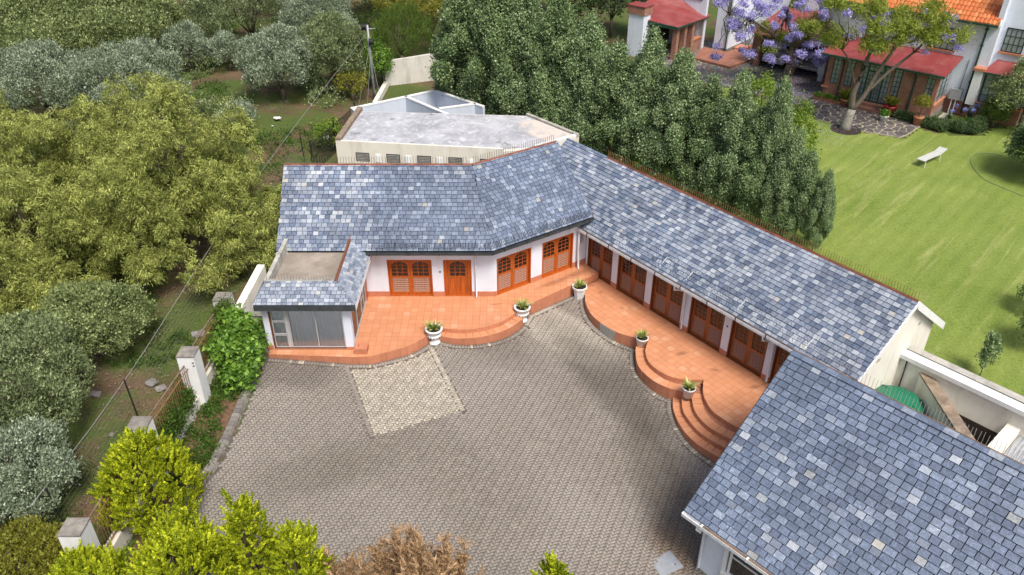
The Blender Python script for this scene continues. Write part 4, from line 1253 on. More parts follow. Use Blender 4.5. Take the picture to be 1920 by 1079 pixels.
slab(near_b, EB * [1, 1, 0] + ub * .1, EB * [1, 1, 0] + ub * LB, tb, EB[2] - .10, EB[2] - .08, .032, .5, 'soffit', m_white)
gutter(near_b, EB * [1, 1, 0] + ub * -.02 + zv * (EB[2] - .03), EB * [1, 1, 0] + ub * LB + zv * (EB[2] - .03), -tb, m_gutter_w, .11, .12)
MB().fbox(WB, -.02, .0, -.12, .0, EB[2] - .14, EB[2] - .03).build('gutter_end', m_white, near_b)
slab(near_b, EB * [1, 1, 0] + ub * .62, EB * [1, 1, 0] + ub * LB, -tb, EB[2] - .055, EB[2] - .045, .02, .095, 'gutter_silt', m_rust)
for s_ in (.62, 2.1, 3.6): slab(near_b, EB * [1, 1, 0] + ub * s_, EB * [1, 1, 0] + ub * (s_ + .05), -tb, EB[2] - .145, EB[2] - .02, -.002, .125, 'gutter_bracket', m_white)
MB().fbox(WB, .50, .66, -.10, .02, EB[2] - .32, EB[2] - .142).build('outlet_box', m_gutter_w, near_b)
pa = np.array(WB(.58, -.03, 0)); pb = np.array(WB(.50, .44, 0))
MB().tube([pa + zv * 1.2, pb + zv * .95, pb + zv * .8, pb + zv * -.88, pb + zv * -.93 - tb * .1], .05, 8).build('downpipe', m_gutter_w, near_b, True)
p_, q_ = np.array(WB(-.03, 0, EB[2] + .03)), np.array(WB(-.03, WDB, ZRB + .03))
MB().hexa([p_ - zv * .16, q_ - zv * .16, q_ - zv * .16 + ub * .035, p_ - zv * .16 + ub * .035, p_ - zv * .02, q_ - zv * .02, q_ - zv * .02 + ub * .035, p_ - zv * .02 + ub * .035]).build('barge_board', m_gutter_d, near_b)

# ---- service yard between the two roofs
yard = thing('yard_wall', (14.5, 21, -.8), 'cream yard wall with broad white coping beside the lawn', 'wall')
WY = frame2((13.42, 22.15), R(-48.5))
MB().fbox(WY, 0, 9, .08, .34, -.8, 1.88).build('wall', m_cream, yard)
MB().hexa([WY(-.05, -.05, 1.88), WY(9, -.05, 1.88), WY(9, .62, 1.98), WY(-.05, .62, 1.98), WY(-.05, -.05, 2.04), WY(9, -.05, 2.04), WY(9, .62, 2.12), WY(-.05, .62, 2.12)]).build('coping', m_white, yard)
MB().fbox(WY, -.04, 9, .28, .60, 2.121, 2.135).build('coping_felt', m_parapet, yard)
MB().fbox(WY, 1.9, 3.85, .05, .079, -.8, .75).build('doorway_dark_sheet', m_soil, yard)  # dark sheet on the wall face stands in for the shaded opening
cross = thing('yard_wall', (14.3, 19.5, -.8), 'cream cross wall with brown stained sloping top in the service yard', 'wall')
p0, p1 = np.array((14.42, 21.35)), np.array((14.32, 17.6))
dd_ = (p1 - p0) / np.linalg.norm(p1 - p0); nn_ = np.array([dd_[1], -dd_[0]])
def XW(s, t, z): return (p0[0] + dd_[0] * s + nn_[0] * t, p0[1] + dd_[1] * s + nn_[1] * t, z)
MB().fbox(XW, -.1, 4.2, 0, .34, -.9, 1.56).build('wall', m_cream, cross)
MB().fbox(XW, -.1, 4.2, -.03, .38, 1.561, 1.63).build('coping', m_brown_coping, cross)
low = thing('yard_wall', (15.5, 17.5, -.8), 'short cream stub wall at the far end of the service yard', 'wall')
MB().fbox(WY, 3.9, 4.3, -1.9, .079, -.8, 1.30).build('wall', m_cream, low)
lean = thing('lean_to_roof', (16, 16.8, 0), 'grey corrugated lean-to roof beyond the service yard', 'roof')
lr = MB(); n = 40
for i in range(n):
    s0 = 4.32 + i * .06; z0 = 1.05 + (.02 if i % 2 else 0); z1 = 1.05 + (0 if i % 2 else .02)
    lr.add([WY(s0, -2.2, z0 - .15), WY(s0 + .06, -2.2, z1 - .15), WY(s0 + .06, .07, z1), WY(s0, .07, z0)], [(0, 1, 2, 3)])
lr.build('corrugated_sheet', m_steel, lean)
MB().fbox(WY, 4.31, 6.8, -2.25, -2.2, .4, .9).build('wall', m_cream, lean)
yf = MB().prism([(9.5, 21.5), (13.5, 22.4), (19.5, 15.4), (13.5, 12.5), (8.9, 17.6)], -1.2, -.78).build('yard_floor', m_concrete); yf['kind'] = 'structure'
pl_ = thing('pipe', (13.5, 22.0, -.7), 'thin black pipe down the yard wall above the green tank', 'pipe')
MB().tube([WY(.42, .04, 1.85), WY(.44, .04, 1.2), WY(.44, .04, -.7)], .022, 6).build('pipe_run', m_black, pl_, True)

tank = thing('water_tank', (13.12, 20.72, -.78), 'round dark green plastic water tank behind the slate ridge', 'tank')
MB().lathe([(.92, 0), (.95, .3), (.92, .6), (.95, .9), (.92, 1.2), (.95, 1.45), (.93, 1.57), (.86, 1.75), (.70, 1.87), (.45, 1.93), (.1, 1.95)], n=36).build('body', m_tank, tank, True, True)
MB().lathe([(.30, 0), (.31, .05), (.27, .075), (.05, .08)], (.42, .05, 1.86), 24).build('lid', m_tank, tank, True, True)
for k in range(7):
    a = 2 * math.pi * k / 7
    MB().tube([(math.cos(a) * r_, math.sin(a) * r_, z) for r_, z in ((.5, 1.925), (.72, 1.87), (.88, 1.75), (.95, 1.55))], .028, 6).build('rib', m_tank, tank, True, True)

# metal inspection cover in the paving
cov = thing('inspection_cover', (4.62, 15.55, zb(4.62, 15.55)), 'pale grey chequered metal cover set in the paving', 'cover', rz=R(28))
MB().box(-.40, .40, -.33, .33, -.02, .016).build('plate', m_steel, cov, local=True)
MB().box(-.36, .36, -.29, .29, .0165, .020).build('inner_plate', m_steel, cov, local=True)
cg = MB()
for i in range(14):
    for j in range(11):
        x, y = -.32 + i * .049, -.25 + j * .05
        cg.box(x, x + .022, y, y + .012, .0205, .0235)
tag(cg.build('chequer_stud', m_steel, cov, local=True), kind='stuff')
for x, y in ((-.2, .18), (.22, -.15)): MB().lathe([(.035, .0), (.03, .024), (.01, .0245)], (x, y, 0), 12).build('lifting_hole', m_rust, cov, local=True)

# ================================================================== POTS
def spiky(root, n, h, r, z, seed, mat=L_pot, wdt=.028):
    g = np.random.default_rng(seed); V = []; F = []; T = []
    for i in range(n):
        a = g.uniform(0, 6.283); lean_ = g.uniform(.15, .95); L_ = h * g.uniform(.7, 1.15)
        d = np.array([math.cos(a), math.sin(a), 0]); w_ = np.array([-d[1], d[0], 0]); b = len(V); tt = g.uniform(0, 1)
        for k in range(5):
            t_ = k / 4; p = d * (lean_ * L_ * (t_ * .8 + t_ * t_ * .25)) + zv * (z + L_ * (t_ * (1.05 - lean_ * .45) - lean_ * .22 * t_ ** 3))
            ww = wdt * (1 - t_ ** 2.2) * (.6 + .8 * min(1, t_ * 3)) + .001
            V += [p - w_ * ww / 2, p + w_ * ww / 2]; T += [tt, tt]
        for k in range(4): F.append((b + 2 * k, b + 2 * k + 1, b + 2 * k + 3, b + 2 * k + 2))
    link('plant', quads_mesh('plant', np.array(V), np.array(F), np.array(T)), mat, root)

def urn(x, y, z, label, seed):
    o = thing('urn', (x, y, z), label, 'planter', 'white pots on the terrace steps')
    MB().lathe([(.19, 0), (.20, .03), (.19, .06), (.13, .10), (.075, .16), (.07, .21), (.11, .24)], n=28).build('foot', m_urn, o, True, True)
    MB().lathe([(.09, .24), (.17, .27), (.22, .34), (.235, .42), (.22, .43), (.235, .45), (.25, .55), (.27, .56), (.31, .60), (.32, .63), (.30, .655), (.25, .65), (.24, .60), (.02, .59)], n=28).build('bowl', m_urn, o, True, True)
    for k in range(14):
        a = 2 * math.pi * k / 14
        MB().lathe([(.012, -.05), (.03, -.03), (.034, 0), (.02, .04), (.005, .05)], (math.cos(a) * .225, math.sin(a) * .225, .36), 8).build('moulding', m_urn, o, True, True)
    MB().lathe([(.23, .58), (.23, .612), (.02, .625)], n=18).build('soil', m_soil, o, False, True)
    spiky(o, 40, .50, .2, .58, seed, wdt=.055)
    o.scale = (1.12, 1.12, 1.08)
    return o
urn(-3.08, 25.44, zb(-3.08, 25.44), 'white fluted pedestal urn with spiky plant, beside the first curved step', 5)
urn(.42, 27.12, zb(.42, 27.12), 'white fluted pedestal urn with spiky plant where the curved step meets the straight platform', 6)
o = thing('octagonal_pot', (2.93, 28.95, zb(2.93, 28.95)), 'white octagonal planter in the inner corner of the courtyard', 'planter', 'white pots on the terrace steps', R(20))
MB().lathe([(.21, 0), (.29, .50), (.34, .50), (.345, .58), (.30, .58), (.29, .52), (.02, .515)], n=8).build('pot', m_white, o, False, True)
MB().lathe([(.285, .50), (.285, .535), (.02, .545)], n=8).build('soil', m_soil, o, False, True)
spiky(o, 40, .48, .2, .50, 7, wdt=.055)
def round_pot(x, y, z, label, seed):
    o = thing('round_pot', (x, y, z), label, 'planter', 'white pots on the terrace steps')
    MB().lathe([(.17, 0), (.23, .36), (.25, .37), (.25, .42), (.225, .42), (.215, .36), (.02, .355)], n=24).build('pot', m_grey_pot, o, True, True)
    MB().lathe([(.215, .35), (.215, .375), (.02, .385)], n=16).build('soil', m_soil, o, False, True)
    spiky(o, 40, .46, .2, .36, seed, wdt=.05)
round_pot(5.15, 25.36, -.168, 'pale round pot with spiky plant on the step between the first two lobes', 8)
round_pot(6.44, 22.32, -.17, 'pale round pot with spiky plant on the step between the last two lobes', 9)

# ================================================================== FLAT-ROOFED OUTBUILDING AND ROOFLESS PEN BEHIND
ob = thing('flat_roofed_outbuilding', (-3, 40, 0), 'cream flat-roofed outbuilding with silvery roof and louvred vents', 'building')
OBP = [(-9.05, 38.35), (-.45, 37.25), (1.2, 37.6), (3.5, 39.2), (.9, 42.2), (-8.65, 42.95)]
MB().prism(OBP, -.3, 3.02).build('wall', m_cream, ob)
MB().prism([(-8.75, 38.55), (-.45, 37.48), (1.1, 37.82), (3.2, 39.25), (.8, 41.95), (-8.45, 42.7)], 3.02, 3.10).build('roof_deck', m_silver, ob)
def strip(p, q, w, z0, z1): 
    p, q = np.array(p), np.array(q); d = (q - p) / np.linalg.norm(q - p); n_ = np.array([-d[1], d[0]]) * w
    return MB().prism([tuple(p), tuple(q), tuple(q + n_), tuple(p + n_)], z0, z1)
strip(OBP[5], OBP[0], .28, 3.021, 3.30).build('parapet', m_brown_coping, ob)
strip(OBP[3], OBP[4], .18, 3.021, 3.20).build('parapet', m_parapet, ob)
strip(OBP[0], OBP[1], .12, 3.021, 3.16).build('parapet', m_cream, ob)
strip(OBP[2], OBP[3], .16, 3.021, 3.17).build('parapet', m_white, ob)
WO = lambda s, t, z: (OBP[0][0] + .9918 * s + .128 * t, OBP[0][1] - .128 * s + .9918 * t, z)
for k in range(5):
    s0 = 1.0 + k * 1.62
    wv = MB().fbox(WO, s0, s0 + .72, -.012, .02, 2.1, 2.57).build('louvred_vent', m_under, ob)
    for i in range(5): MB().hexa([WO(s0 + .03, -.03, 2.13 + i * .085), WO(s0 + .69, -.03, 2.13 + i * .085), WO(s0 + .69, -.013, 2.17 + i * .085), WO(s0 + .03, -.013, 2.17 + i * .085),
                                  WO(s0 + .03, -.026, 2.145 + i * .085), WO(s0 + .69, -.026, 2.145 + i * .085), WO(s0 + .69, -.0125, 2.185 + i * .085), WO(s0 + .03, -.0125, 2.185 + i * .085)]).build('slat', m_stonebase, wv)
    if k < 4:
        sw = MB().fbox(WO, s0 + 1.02, s0 + 1.32, -.02, .02, 2.07, 2.53).build('small_window', m_white, ob)
        MB().fbox(WO, s0 + 1.05, s0 + 1.29, -.026, -.0205, 2.11, 2.49).build('pane', m_curtain, sw)

pen = thing('roofless_pen', (-5.5, 45.5, 0), 'pale blue roofless walled pen behind the flat-roofed outbuilding', 'wall')
for a, b in (((-9.3, 45.0), (-4.75, 48.1)), ((-4.75, 48.1), (-1.6, 45.2)), ((-6.4, 46.95), (-3.6, 43.9)), ((-9.3, 45.0), (-8.4, 43.4)), ((-4.3, 44.9), (-2.2, 45.7))):
    strip(a, b, -.18, -.1, 2.45).build('wall', m_leadwall, pen)
    strip(a, b, -.2, 2.451, 2.52).build('coping', m_white, pen)

bw = thing('boundary_wall', (-7, 56, .2), 'tall weathered white boundary wall below the feathery tree', 'wall')
strip((-8.9, 55.0), (-2.5, 58.6), .25, -.2, 2.1).build('wall', plain('weathered_white_wall', (.62, .60, .56), .9, .1, .9, .15, .2, dirt=((.30, .27, .22), .9, .6)), bw)
sw_ = thing('retaining_wall', (-9, 53, .2), 'low cream retaining wall by the utility pole', 'wall')
strip((-9.0, 54.9), (-9.2, 50.8), .3, -.2, .75).build('wall', m_cream, sw_)
sheet = thing('sheet_fence', (-9.6, 56, .2), 'dark corrugated sheet fence between the pole and the white wall', 'fence')
sm = MB()
for i in range(40):
    p = np.array([-9.05 - .02 * i, 55.0 + .11 * i]); sm.add([(p[0], p[1], 0), (p[0] + (.05 if i % 2 else -.03), p[1] + .11, 0), (p[0] + (.05 if i % 2 else -.03), p[1] + .11, 1.9), (p[0], p[1], 1.9)], [(0, 1, 2, 3)])
sm.build('corrugated_sheet', m_steel, sheet)

# ================================================================== UTILITY POLE, CABLE, FENCES
pole = thing('utility_pole', (-9.3, 52.2, .35), 'grey utility pole with two dark cable drums at its top', 'pole')
MB().tube([(0, 0, -.2), (0, 0, 2.5), (-.02, 0, 5.0)], [.10, .09, .075], 10).build('pole_shaft', m_pole, pole, True, True)
MB().tube([(-.5, -.12, 4.75), (.5, .1, 4.75)], .035, 6).build('crossarm', m_pole, pole, True, True)
for z, x in ((4.9, -.22), (3.95, .16)):
    d = MB()
    for k in range(6): d.tube([(x - .14 + k * .05, -.10, z), (x - .10 + k * .05, -.10, z)], .24 if k in (0, 5) else .2, 14)
    d.build('cable_drum', m_black, pole, False, True)
for i, (x, y, z) in enumerate(((-.9, -1.2, 3.6), (.7, -1.3, 3.4), (-.35, -1.0, 3.0))):
    MB().tube([(0, 0, z), (x, y, 0)], .014, 4).build('guy_wire', m_wire, pole, False, True)
cab = thing('overhead_cable', (-9.3, 52.2, 4.9), 'grey cable slung diagonally from the pole along the bush edge', 'cable')
pp = [np.array((-9.35, 52.15, 4.9)), np.array((-11.75, 34.0, 3.3)), np.array((-13.08, 21.2, 1.75)), np.array((-13.6, 15.5, 1.6))]
MB().tube(smooth_line([tuple(p) for p in pp], 1.5), .011, 5).build('cable_run', m_wire, cab, True)
wf = thing('wire_fence', (-13.1, 21, 0), 'strand wire fence on thin black posts beside the bush path', 'fence')
posts = [(-11.72, 41.7), (-12.35, 31.5), (-13.04, 20.87), (-13.45, 16.2), (-13.7, 13.0)]
for x, y in posts: MB().tube([(x, y, zb(x, y) - .2), (x - .05, y, zb(x, y) + 1.62)], .028, 6).build('post', m_black, wf)
for k in range(7):
    z = .25 + k * .2
    MB().tube([(x - .03, y, zb(x, y) + z) for x, y in posts], .0035, 3).build('strand', m_wire, wf)
pf = thing('palisade_fence', (-10, 44, 0), 'black palisade fence beside the flat-roofed outbuilding', 'fence')
a0, a1 = np.array((-10.9, 40.3)), np.array((-9.5, 46.2)); n = 46
barm = MB().tube([(0, 0, 0), (0, 0, 1.75)], .016, 4).mesh('bar')
for i in range(n):
    p = a0 + (a1 - a0) * i / (n - 1)
    link('bar', barm, m_black, pf, Matrix.Translation(Vector((p[0], p[1], .35)) - Vector(pf.location)))
for z in (.6, 1.75): MB().tube([(*a0, .35 + z), (*a1, .35 + z)], .025, 4).build('rail', m_black, pf)
for p in (a0, a0 * .5 + a1 * .5, a1): MB().tube([(*p, .1), (*p, 2.35)], .045, 6).build('post', m_black, pf)

m_capstone = plain('weathered_capstone', (.24, .22, .195), .9, .3, 4, .3, dirt=((.12, .11, .10), 3, .6))
fence = thing('boundary_fence', (-11.1, 20, 0), 'white pillars with rusty steel bars on a low wall along the planting bed', 'fence')
pil = [(-10.95, 25.10), (-11.10, 21.68), (-11.36, 18.12), (-11.52, 14.15)]
for i, (x, y) in enumerate(pil):
    z0 = zb(x, y)
    w_ = .29
    po = MB().box(x - w_, x + w_, y - w_, y + w_, z0 - .2, 2.32).build('pillar', m_white, fence)
    MB().box(x - w_ - .012, x + w_ + .012, y - w_ - .012, y + w_ + .012, 2.321, 2.37).build('cap', m_capstone, po)
    for dz in (.0, .13): MB().tube([(x + w_ - .03, y - w_ - .004, 2.1 - dz), (x + w_ - .09, y - w_ - .004, 2.1 - dz)], .022, 6).build('fixing_hole', m_black, po)
barm = MB().tube([(0, 0, 0), (0, 0, 1.35)], .013, 4).mesh('bar')
for i in range(3):
    (x0, y0), (x1, y1) = pil[i], pil[i + 1]; y0 -= .3; y1 += .3
    zw = max(zb(x0, y0), zb(x1, y1)) + .45
    MB().hexa([(x0 - .13, y0, -.6), (x0 + .13, y0, -.6), (x1 + .13, y1, -.6), (x1 - .13, y1, -.6), (x0 - .13, y0, zw), (x0 + .13, y0, zw), (x1 + .13, y1, zw), (x1 - .13, y1, zw)]).build('low_wall', m_cream, fence)
    n = int((y0 - y1) / .115)
    for k in range(1, n):
        f_ = k / n
        link('bar', barm, m_spike_r, fence, Matrix.Translation(Vector((x0 + (x1 - x0) * f_, y0 + (y1 - y0) * f_, zw)) - Vector(fence.location)))
    for z in (.06, 1.22): MB().tube([(x0, y0, zw + z), (x1, y1, zw + z)], .022, 4).build('rail', m_spike_r, fence)
    MB().tube([(x0 - .1, y0, zw + 1.35), (x1 - .1, y1, zw + 1.35)], .03, 5).build('top_rail', m_rust, fence)
gate = thing('garden_gate', (-10, 24.7, .2), 'low black metal gate between the white pillar and the glazed room', 'gate')
gm = MB()
for z in (.08, .75, 1.45): gm.tube([(-10.62, 24.78, .23 + z), (-9.44, 24.72, .23 + z)], .025, 5)
for x in (-10.62, -10.05, -9.44): gm.tube([(x, 24.76, .28), (x, 24.76, 1.68)], .025, 5)
gm.build('gate_frame', m_black, gate)
MB().tube([(-10.5, 24.75, .35), (-10.2, 24.75, .9), (-9.9, 24.75, .5), (-9.55, 24.75, 1.6)], .012, 4).build('scroll', m_black, gate)
barm = MB().tube([(0, 0, 0), (0, 0, 1.37)], .008, 4).mesh('bar')
for k in range(11): link('bar', barm, m_black, gate, Matrix.Translation(Vector((-10.55 + k * .1, 24.76, .31)) - Vector(gate.location)))
cw = thing('garden_wall', (-10.5, 26.5, .2), 'sloping cream wall behind the white gate pillar', 'wall')
MB().hexa([(-10.80, 25.4, -.2), (-10.50, 25.4, -.2), (-10.02, 27.6, -.2), (-10.32, 27.6, -.2), (-10.80, 25.4, 1.55), (-10.50, 25.4, 1.55), (-10.02, 27.6, 2.25), (-10.32, 27.6, 2.25)]).build('wall', m_cream, cw)

# ================================================================== NEIGHBOURS' HOUSE
HZ = -.42
WH = frame2((27.56, 50.28), R(-41))
house = thing('white_house', (25, 58, HZ), 'two-storey white house with red sheet verandas, brick sunroom and orange tiled roof', 'house')
def hb_(name, mat, *boxes, brick=False):
    m = MB()
    for s0, s1, t0, t1, z0, z1 in boxes: m.fbox(WH, s0, s1, t0, t1, HZ + z0, HZ + z1)
    o = m.build(name, mat, house)
    return box_uv(o) if brick else o
# sunroom of red brick between green windows
hb_('sunroom_wall', m_brick, (-7.3, -6.95, 0, .25, -.2, 3.05), (-6.95, -6.45, .002, .25, -.2, 1.1), (-6.45, -6.0, 0, .25, -.2, 3.05), (-6.0, -5.45, .002, .25, -.2, 1.1), (-5.45, -5.05, 0, .25, -.2, 3.05), brick=True)
hb_('sunroom_wall', m_brick, (-3.0, -2.85, 0, .25, -.2, 3.05), (-2.85, -2.3, .002, .25, -.2, 1.1), (-2.3, -.75, 0, .25, -.2, 3.05), (-.75, -.25, .002, .25, -.2, 1.1), (-.25, 0, 0, .25, -.2, 3.05),
    brick=True)
hb_('sunroom_wall', m_brick, (-.25, -.001, .25, 2.9, -.2, .95), brick=True)
hb_('sunroom_wall', m_brick, (-7.3, -7.05, .25, 2.9, -.2, 3.05), brick=True)
hb_('sunroom_base', m_stonebase, (.001, .03, .0, 2.9, -.2, .35), (-.3, .02, -.03, -.001, -.2, .35))
hb_('sunroom_sill', m_plinth, (-.3, .06, .20, 2.9, .951, 1.02), (-7.45, -7.0, -.12, .0, .75, .85))
hb_('lintel_beam', m_green, (-7.35, .03, -.02, .26, 3.051, 3.16), (-.255, .028, .26, 2.9, 3.052, 3.16))
def hwin(s0, s1, z0, z1, nx, nz, t=.06, mat=None, name='window', fw=.05):
    m = MB(); mat = mat or m_green
    m.fbox(WH, s0, s1, t, t + .08, HZ + z0, HZ + z0 + fw); m.fbox(WH, s0, s1, t, t + .08, HZ + z1 - fw, HZ + z1)
    for k in range(nx + 1):
        f2 = fw if k in (0, nx) else fw * .6; s = s0 + (s1 - s0 - f2) * k / nx; m.fbox(WH, s, s + f2, t + .002, t + .078, HZ + z0 + fw, HZ + z1 - fw)
    for k in range(1, nz): z = z0 + (z1 - z0) * k / nz; m.fbox(WH, s0 + fw, s1 - fw, t + .01, t + .07, HZ + z - .014, HZ + z + .014)
    o = m.build(name, mat, house)
    MB().fbox(WH, s0 + fw, s1 - fw, t + .035, t + .043, HZ + z0 + fw, HZ + z1 - fw).build('pane', m_hpane, o)
    return o
m_hpane = plain('sky_tinted_pane', (.24, .28, .30), .08, .3, 1.2, 0, .8)  # pale base colour paints in reflected sky and net curtains
for s0 in (-6.97, -6.02, -2.87, -.77): hwin(s0, s0 + .54, 1.1, 3.05, 2, 6)
hwin(-5.05, -4.55, .42, 3.05, 2, 7); hwin(-3.5, -3.0, .42, 3.05, 2, 7)
hwin(-4.55, -3.5, 2.45, 3.05, 3, 2); hwin(-4.55, -4.03, .42, 2.45, 3, 7, .05, name='glazed_door'); hwin(-4.02, -3.5, .42, 2.45, 3, 7, .05, name='glazed_door')
box_uv(MB().fbox(WH, -5.2, -2.9, -.45, -.001, HZ - .2, HZ + .41).fbox(WH, -5.2, -2.9, -.85, -.451, HZ - .2, HZ + .2).build('door_step', m_brick, house))
m = MB()
for t0, t1 in ((.30, 1.1), (1.1, 1.95), (1.95, 2.8)):
    m.fbox(WH, -.12, -.06, t0, t0 + .06, HZ + 1.02, HZ + 3.05)
    for z in (1.4, 1.8, 2.2, 2.6): m.fbox(WH, -.11, -.07, t0 + .06, t1, HZ + z, HZ + z + .03)
o = m.build('side_glazing', m_green, house)
MB().fbox(WH, -.095, -.085, .30, 2.8, HZ + 1.02, HZ + 3.05).build('pane', m_hpane, o)
# red sheet roof of the sunroom
def hroof(pts, th=.06, name='sheet_roof', mat=None):
    P_ = [np.array(WH(*p[:2], HZ + p[2])) for p in pts]; n = len(P_)
    return MB().add(P_ + [p - zv * th for p in P_], [tuple(range(n)), tuple(range(2 * n - 1, n - 1, -1))] + [(i, n + i, n + (i + 1) % n, (i + 1) % n) for i in range(n)]).build(name, mat or m_redroof, house)
sr_ = hroof([(-7.7, -.45, 3.18), (.35, -.45, 3.18), (.35, 2.89, 3.72), (-7.7, 2.89, 3.72)])
for k in range(12):
    s = -7.4 + k * .68; MB().hexa([WH(s, -.45, HZ + 3.182), WH(s + .03, -.45, HZ + 3.182), WH(s + .03, 2.88, HZ + 3.722), WH(s, 2.88, HZ + 3.722), WH(s, -.45, HZ + 3.20), WH(s + .03, -.45, HZ + 3.20), WH(s + .03, 2.88, HZ + 3.74), WH(s, 2.88, HZ + 3.74)]).build('seam', m_redroof, sr_)
gm_ = MB().fbox(WH, -7.7, .35, -.56, -.451, HZ + 3.06, HZ + 3.17).build('green_gutter', m_green, house)
for s in (-6.22, -1.45):
    MB().tube([WH(s, -.5, HZ + 3.06), WH(s, -.2, HZ + 2.8), WH(s, -.07, HZ + 2.6), WH(s, -.07, HZ)], .06, 8).build('green_downpipe', m_green, house)
# two-storey body
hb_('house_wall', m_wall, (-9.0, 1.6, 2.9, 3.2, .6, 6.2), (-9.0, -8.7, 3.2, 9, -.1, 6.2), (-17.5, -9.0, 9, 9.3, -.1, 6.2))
hb_('brick_base', m_brick, (.02, 1.6, 2.88, 3.19, -.2, .85), brick=True)
hwin(-2.0, -.4, 3.95, 5.35, 4, 3, 2.84, m_black); hb_('sill', m_plinth, (-2.1, -.3, 2.78, 2.9, 3.86, 3.94))
hwin(-6.2, -4.9, 3.95, 5.0, 3, 3, 2.84, m_black); hb_('sill', m_plinth, (-6.3, -4.8, 2.78, 2.9, 3.86, 3.94))
MB().tube([WH(1.25, 2.3, HZ + 6.1), WH(1.2, 2.82, HZ + 5.8), WH(1.2, 2.82, HZ + .1)], .06, 8).build('green_downpipe', m_green, house)
for z in (4.6, 2.2, 5.6): hb_('pipe_bracket', m_green, (1.1, 1.3, 2.74, 2.9, z, z + .06))
# projecting right-hand wing with bay window
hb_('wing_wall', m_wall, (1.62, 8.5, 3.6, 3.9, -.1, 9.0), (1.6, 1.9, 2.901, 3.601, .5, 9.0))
hb_('buttress', m_white, (1.35, 1.85, 2.35, 2.9, .9, 3.15)); hb_('buttress_cap', m_plinth, (1.25, 1.95, 2.25, 2.9, 3.151, 3.32))
hwin(2.2, 3.4, 4.3, 5.8, 4, 3, 3.54, m_black); hb_('sill', m_plinth, (2.1, 3.5, 3.46, 3.6, 4.18, 4.29))
hb_('bay_wall', m_brick, (1.95, 4.6, 2.75, 3.6, -.2, 1.0), brick=True); hb_('bay_sill', m_plinth, (1.9, 4.65, 2.68, 3.6, 1.001, 1.08))
hwin(2.0, 4.55, 1.09, 3.05, 6, 4, 2.80)
hroof([(1.75, 2.5, 3.12), (4.8, 2.5, 3.12), (4.4, 3.59, 3.75), (2.2, 3.59, 3.75)])
hb_('bay_gutter', m_green, (1.75, 4.8, 2.42, 2.5, 3.03, 3.13))
hb_('balcony_floor', m_green, (3.7, 6.5, 2.6, 3.6, 3.85, 3.98))
for k in range(16): hb_('baluster', m_white, (3.75 + k * .17, 3.80 + k * .17, 2.62, 2.67, 3.981, 4.85))
hb_('handrail', m_white, (3.7, 6.5, 2.60, 2.69, 4.851, 4.93))
# orange tiled roof: stepped courses of single tiles
to, tz_ = 2.45, 6.05
dt, dzt = .32, .22
tile_parts = []
for r_ in range(13):
    for k in range(46):
        s = -9.4 + k * .245
        t0 = to + r_ * dt; z0 = tz_ + r_ * dzt
        V = [WH(s, t0, HZ + z0 + .03), WH(s + .08, t0, HZ + z0 + .075), WH(s + .17, t0, HZ + z0 + .075), WH(s + .243, t0, HZ + z0 + .03)]
        V += [WH(s, t0 + dt + .02, HZ + z0 + dzt + .0), WH(s + .08, t0 + dt + .02, HZ + z0 + dzt + .045), WH(s + .17, t0 + dt + .02, HZ + z0 + dzt + .045), WH(s + .243, t0 + dt + .02, HZ + z0 + dzt + .0)]
        V += [WH(s, t0, HZ + z0 - .01), WH(s + .243, t0, HZ + z0 - .01)]
        tile_parts.append((V, [(0, 1, 5, 4), (1, 2, 6, 5), (2, 3, 7, 6), (8, 9, 3, 2, 1, 0)]))
deck = hroof([(-9.4, to, tz_), (1.85, to, tz_), (1.85, to + 4.3, tz_ + 2.95), (-9.4, to + 4.3, tz_ + 2.95)], .1, 'roof_deck', m_under)
tile_parts.sort(key=lambda e: -Vector(e[0][0]).x)
rest = MB()
for k, (V, F) in enumerate(tile_parts):
    if k < 200: MB().add(V, F).build('roof_tile', m_orange_tile, deck)
    else: rest.add(V, F)
tag(rest.build('roof_tile_field', m_orange_tile, deck), kind='stuff')
hb_('eaves_gutter', m_green, (-9.4, 1.85, to - .12, to - .001, tz_ - .12, tz_ - .01)); hb_('soffit', m_green, (-9.4, 1.85, to, 2.9, tz_ - .14, tz_ - .121))
hb_('verge_board', m_white, (1.851, 1.9, to, to + .4, tz_ - .1, tz_ + .3))
# left veranda wing
hb_('wing_wall', m_wall, (-18.75, -17.5, 5.0, 5.3, .35, 6.5), (-17.8, -17.5, 5.3, 12, .35, 6.5), (-26, -19.6, 4.6, 4.9, -.1, 6.5))
hb_('stone_base', m_stonebase, (-18.78, -17.47, 4.97, 5.3, -.2, .35), (-17.79, -17.46, 5.3, 12, -.2, .35))
hb_('veranda_pillar', m_brick, *[(-20.1, -19.7, t, t + .38, -.2, 2.6) for t in (.5,)], brick=True)
for t in (1.7, 2.9, 4.6): hb_('veranda_pillar', m_brick, (-20.1, -19.7, t, t + .38, -.2, 2.6), brick=True)
hb_('veranda_parapet', m_brick, (-20.05, -19.75, 3.28, 4.6, -.2, .95), brick=True); hb_('parapet_coping', m_plinth, (-20.1, -19.7, 3.28, 4.6, .951, 1.05))
hb_('veranda_back', m_soil, (-23, -22.8, .5, 5, -.2, 2.6))
hroof([(-19.55, .1, 2.7), (-19.35, 5.0, 2.7), (-21.3, 5.0, 3.65), (-24, 3.0, 3.7), (-24, .1, 2.95)])
hb_('green_gutter', m_green, (-19.6, -19.45, .1, 5.0, 2.55, 2.68)); hb_('green_fascia', m_green, (-24, -19.6, .02, .1, 2.5, 2.75))
hb_('chimney', m_wall, (-23.6, -22.2, -.6, .4, -.2, 3.3)); hb_('chimney_top', m_brick, (-23.7, -22.1, -.7, .5, 3.301, 3.9), brick=True); hb_('chimney_cap', m_redroof, (-23.75, -22.05, -.75, .55, 3.901, 3.98))
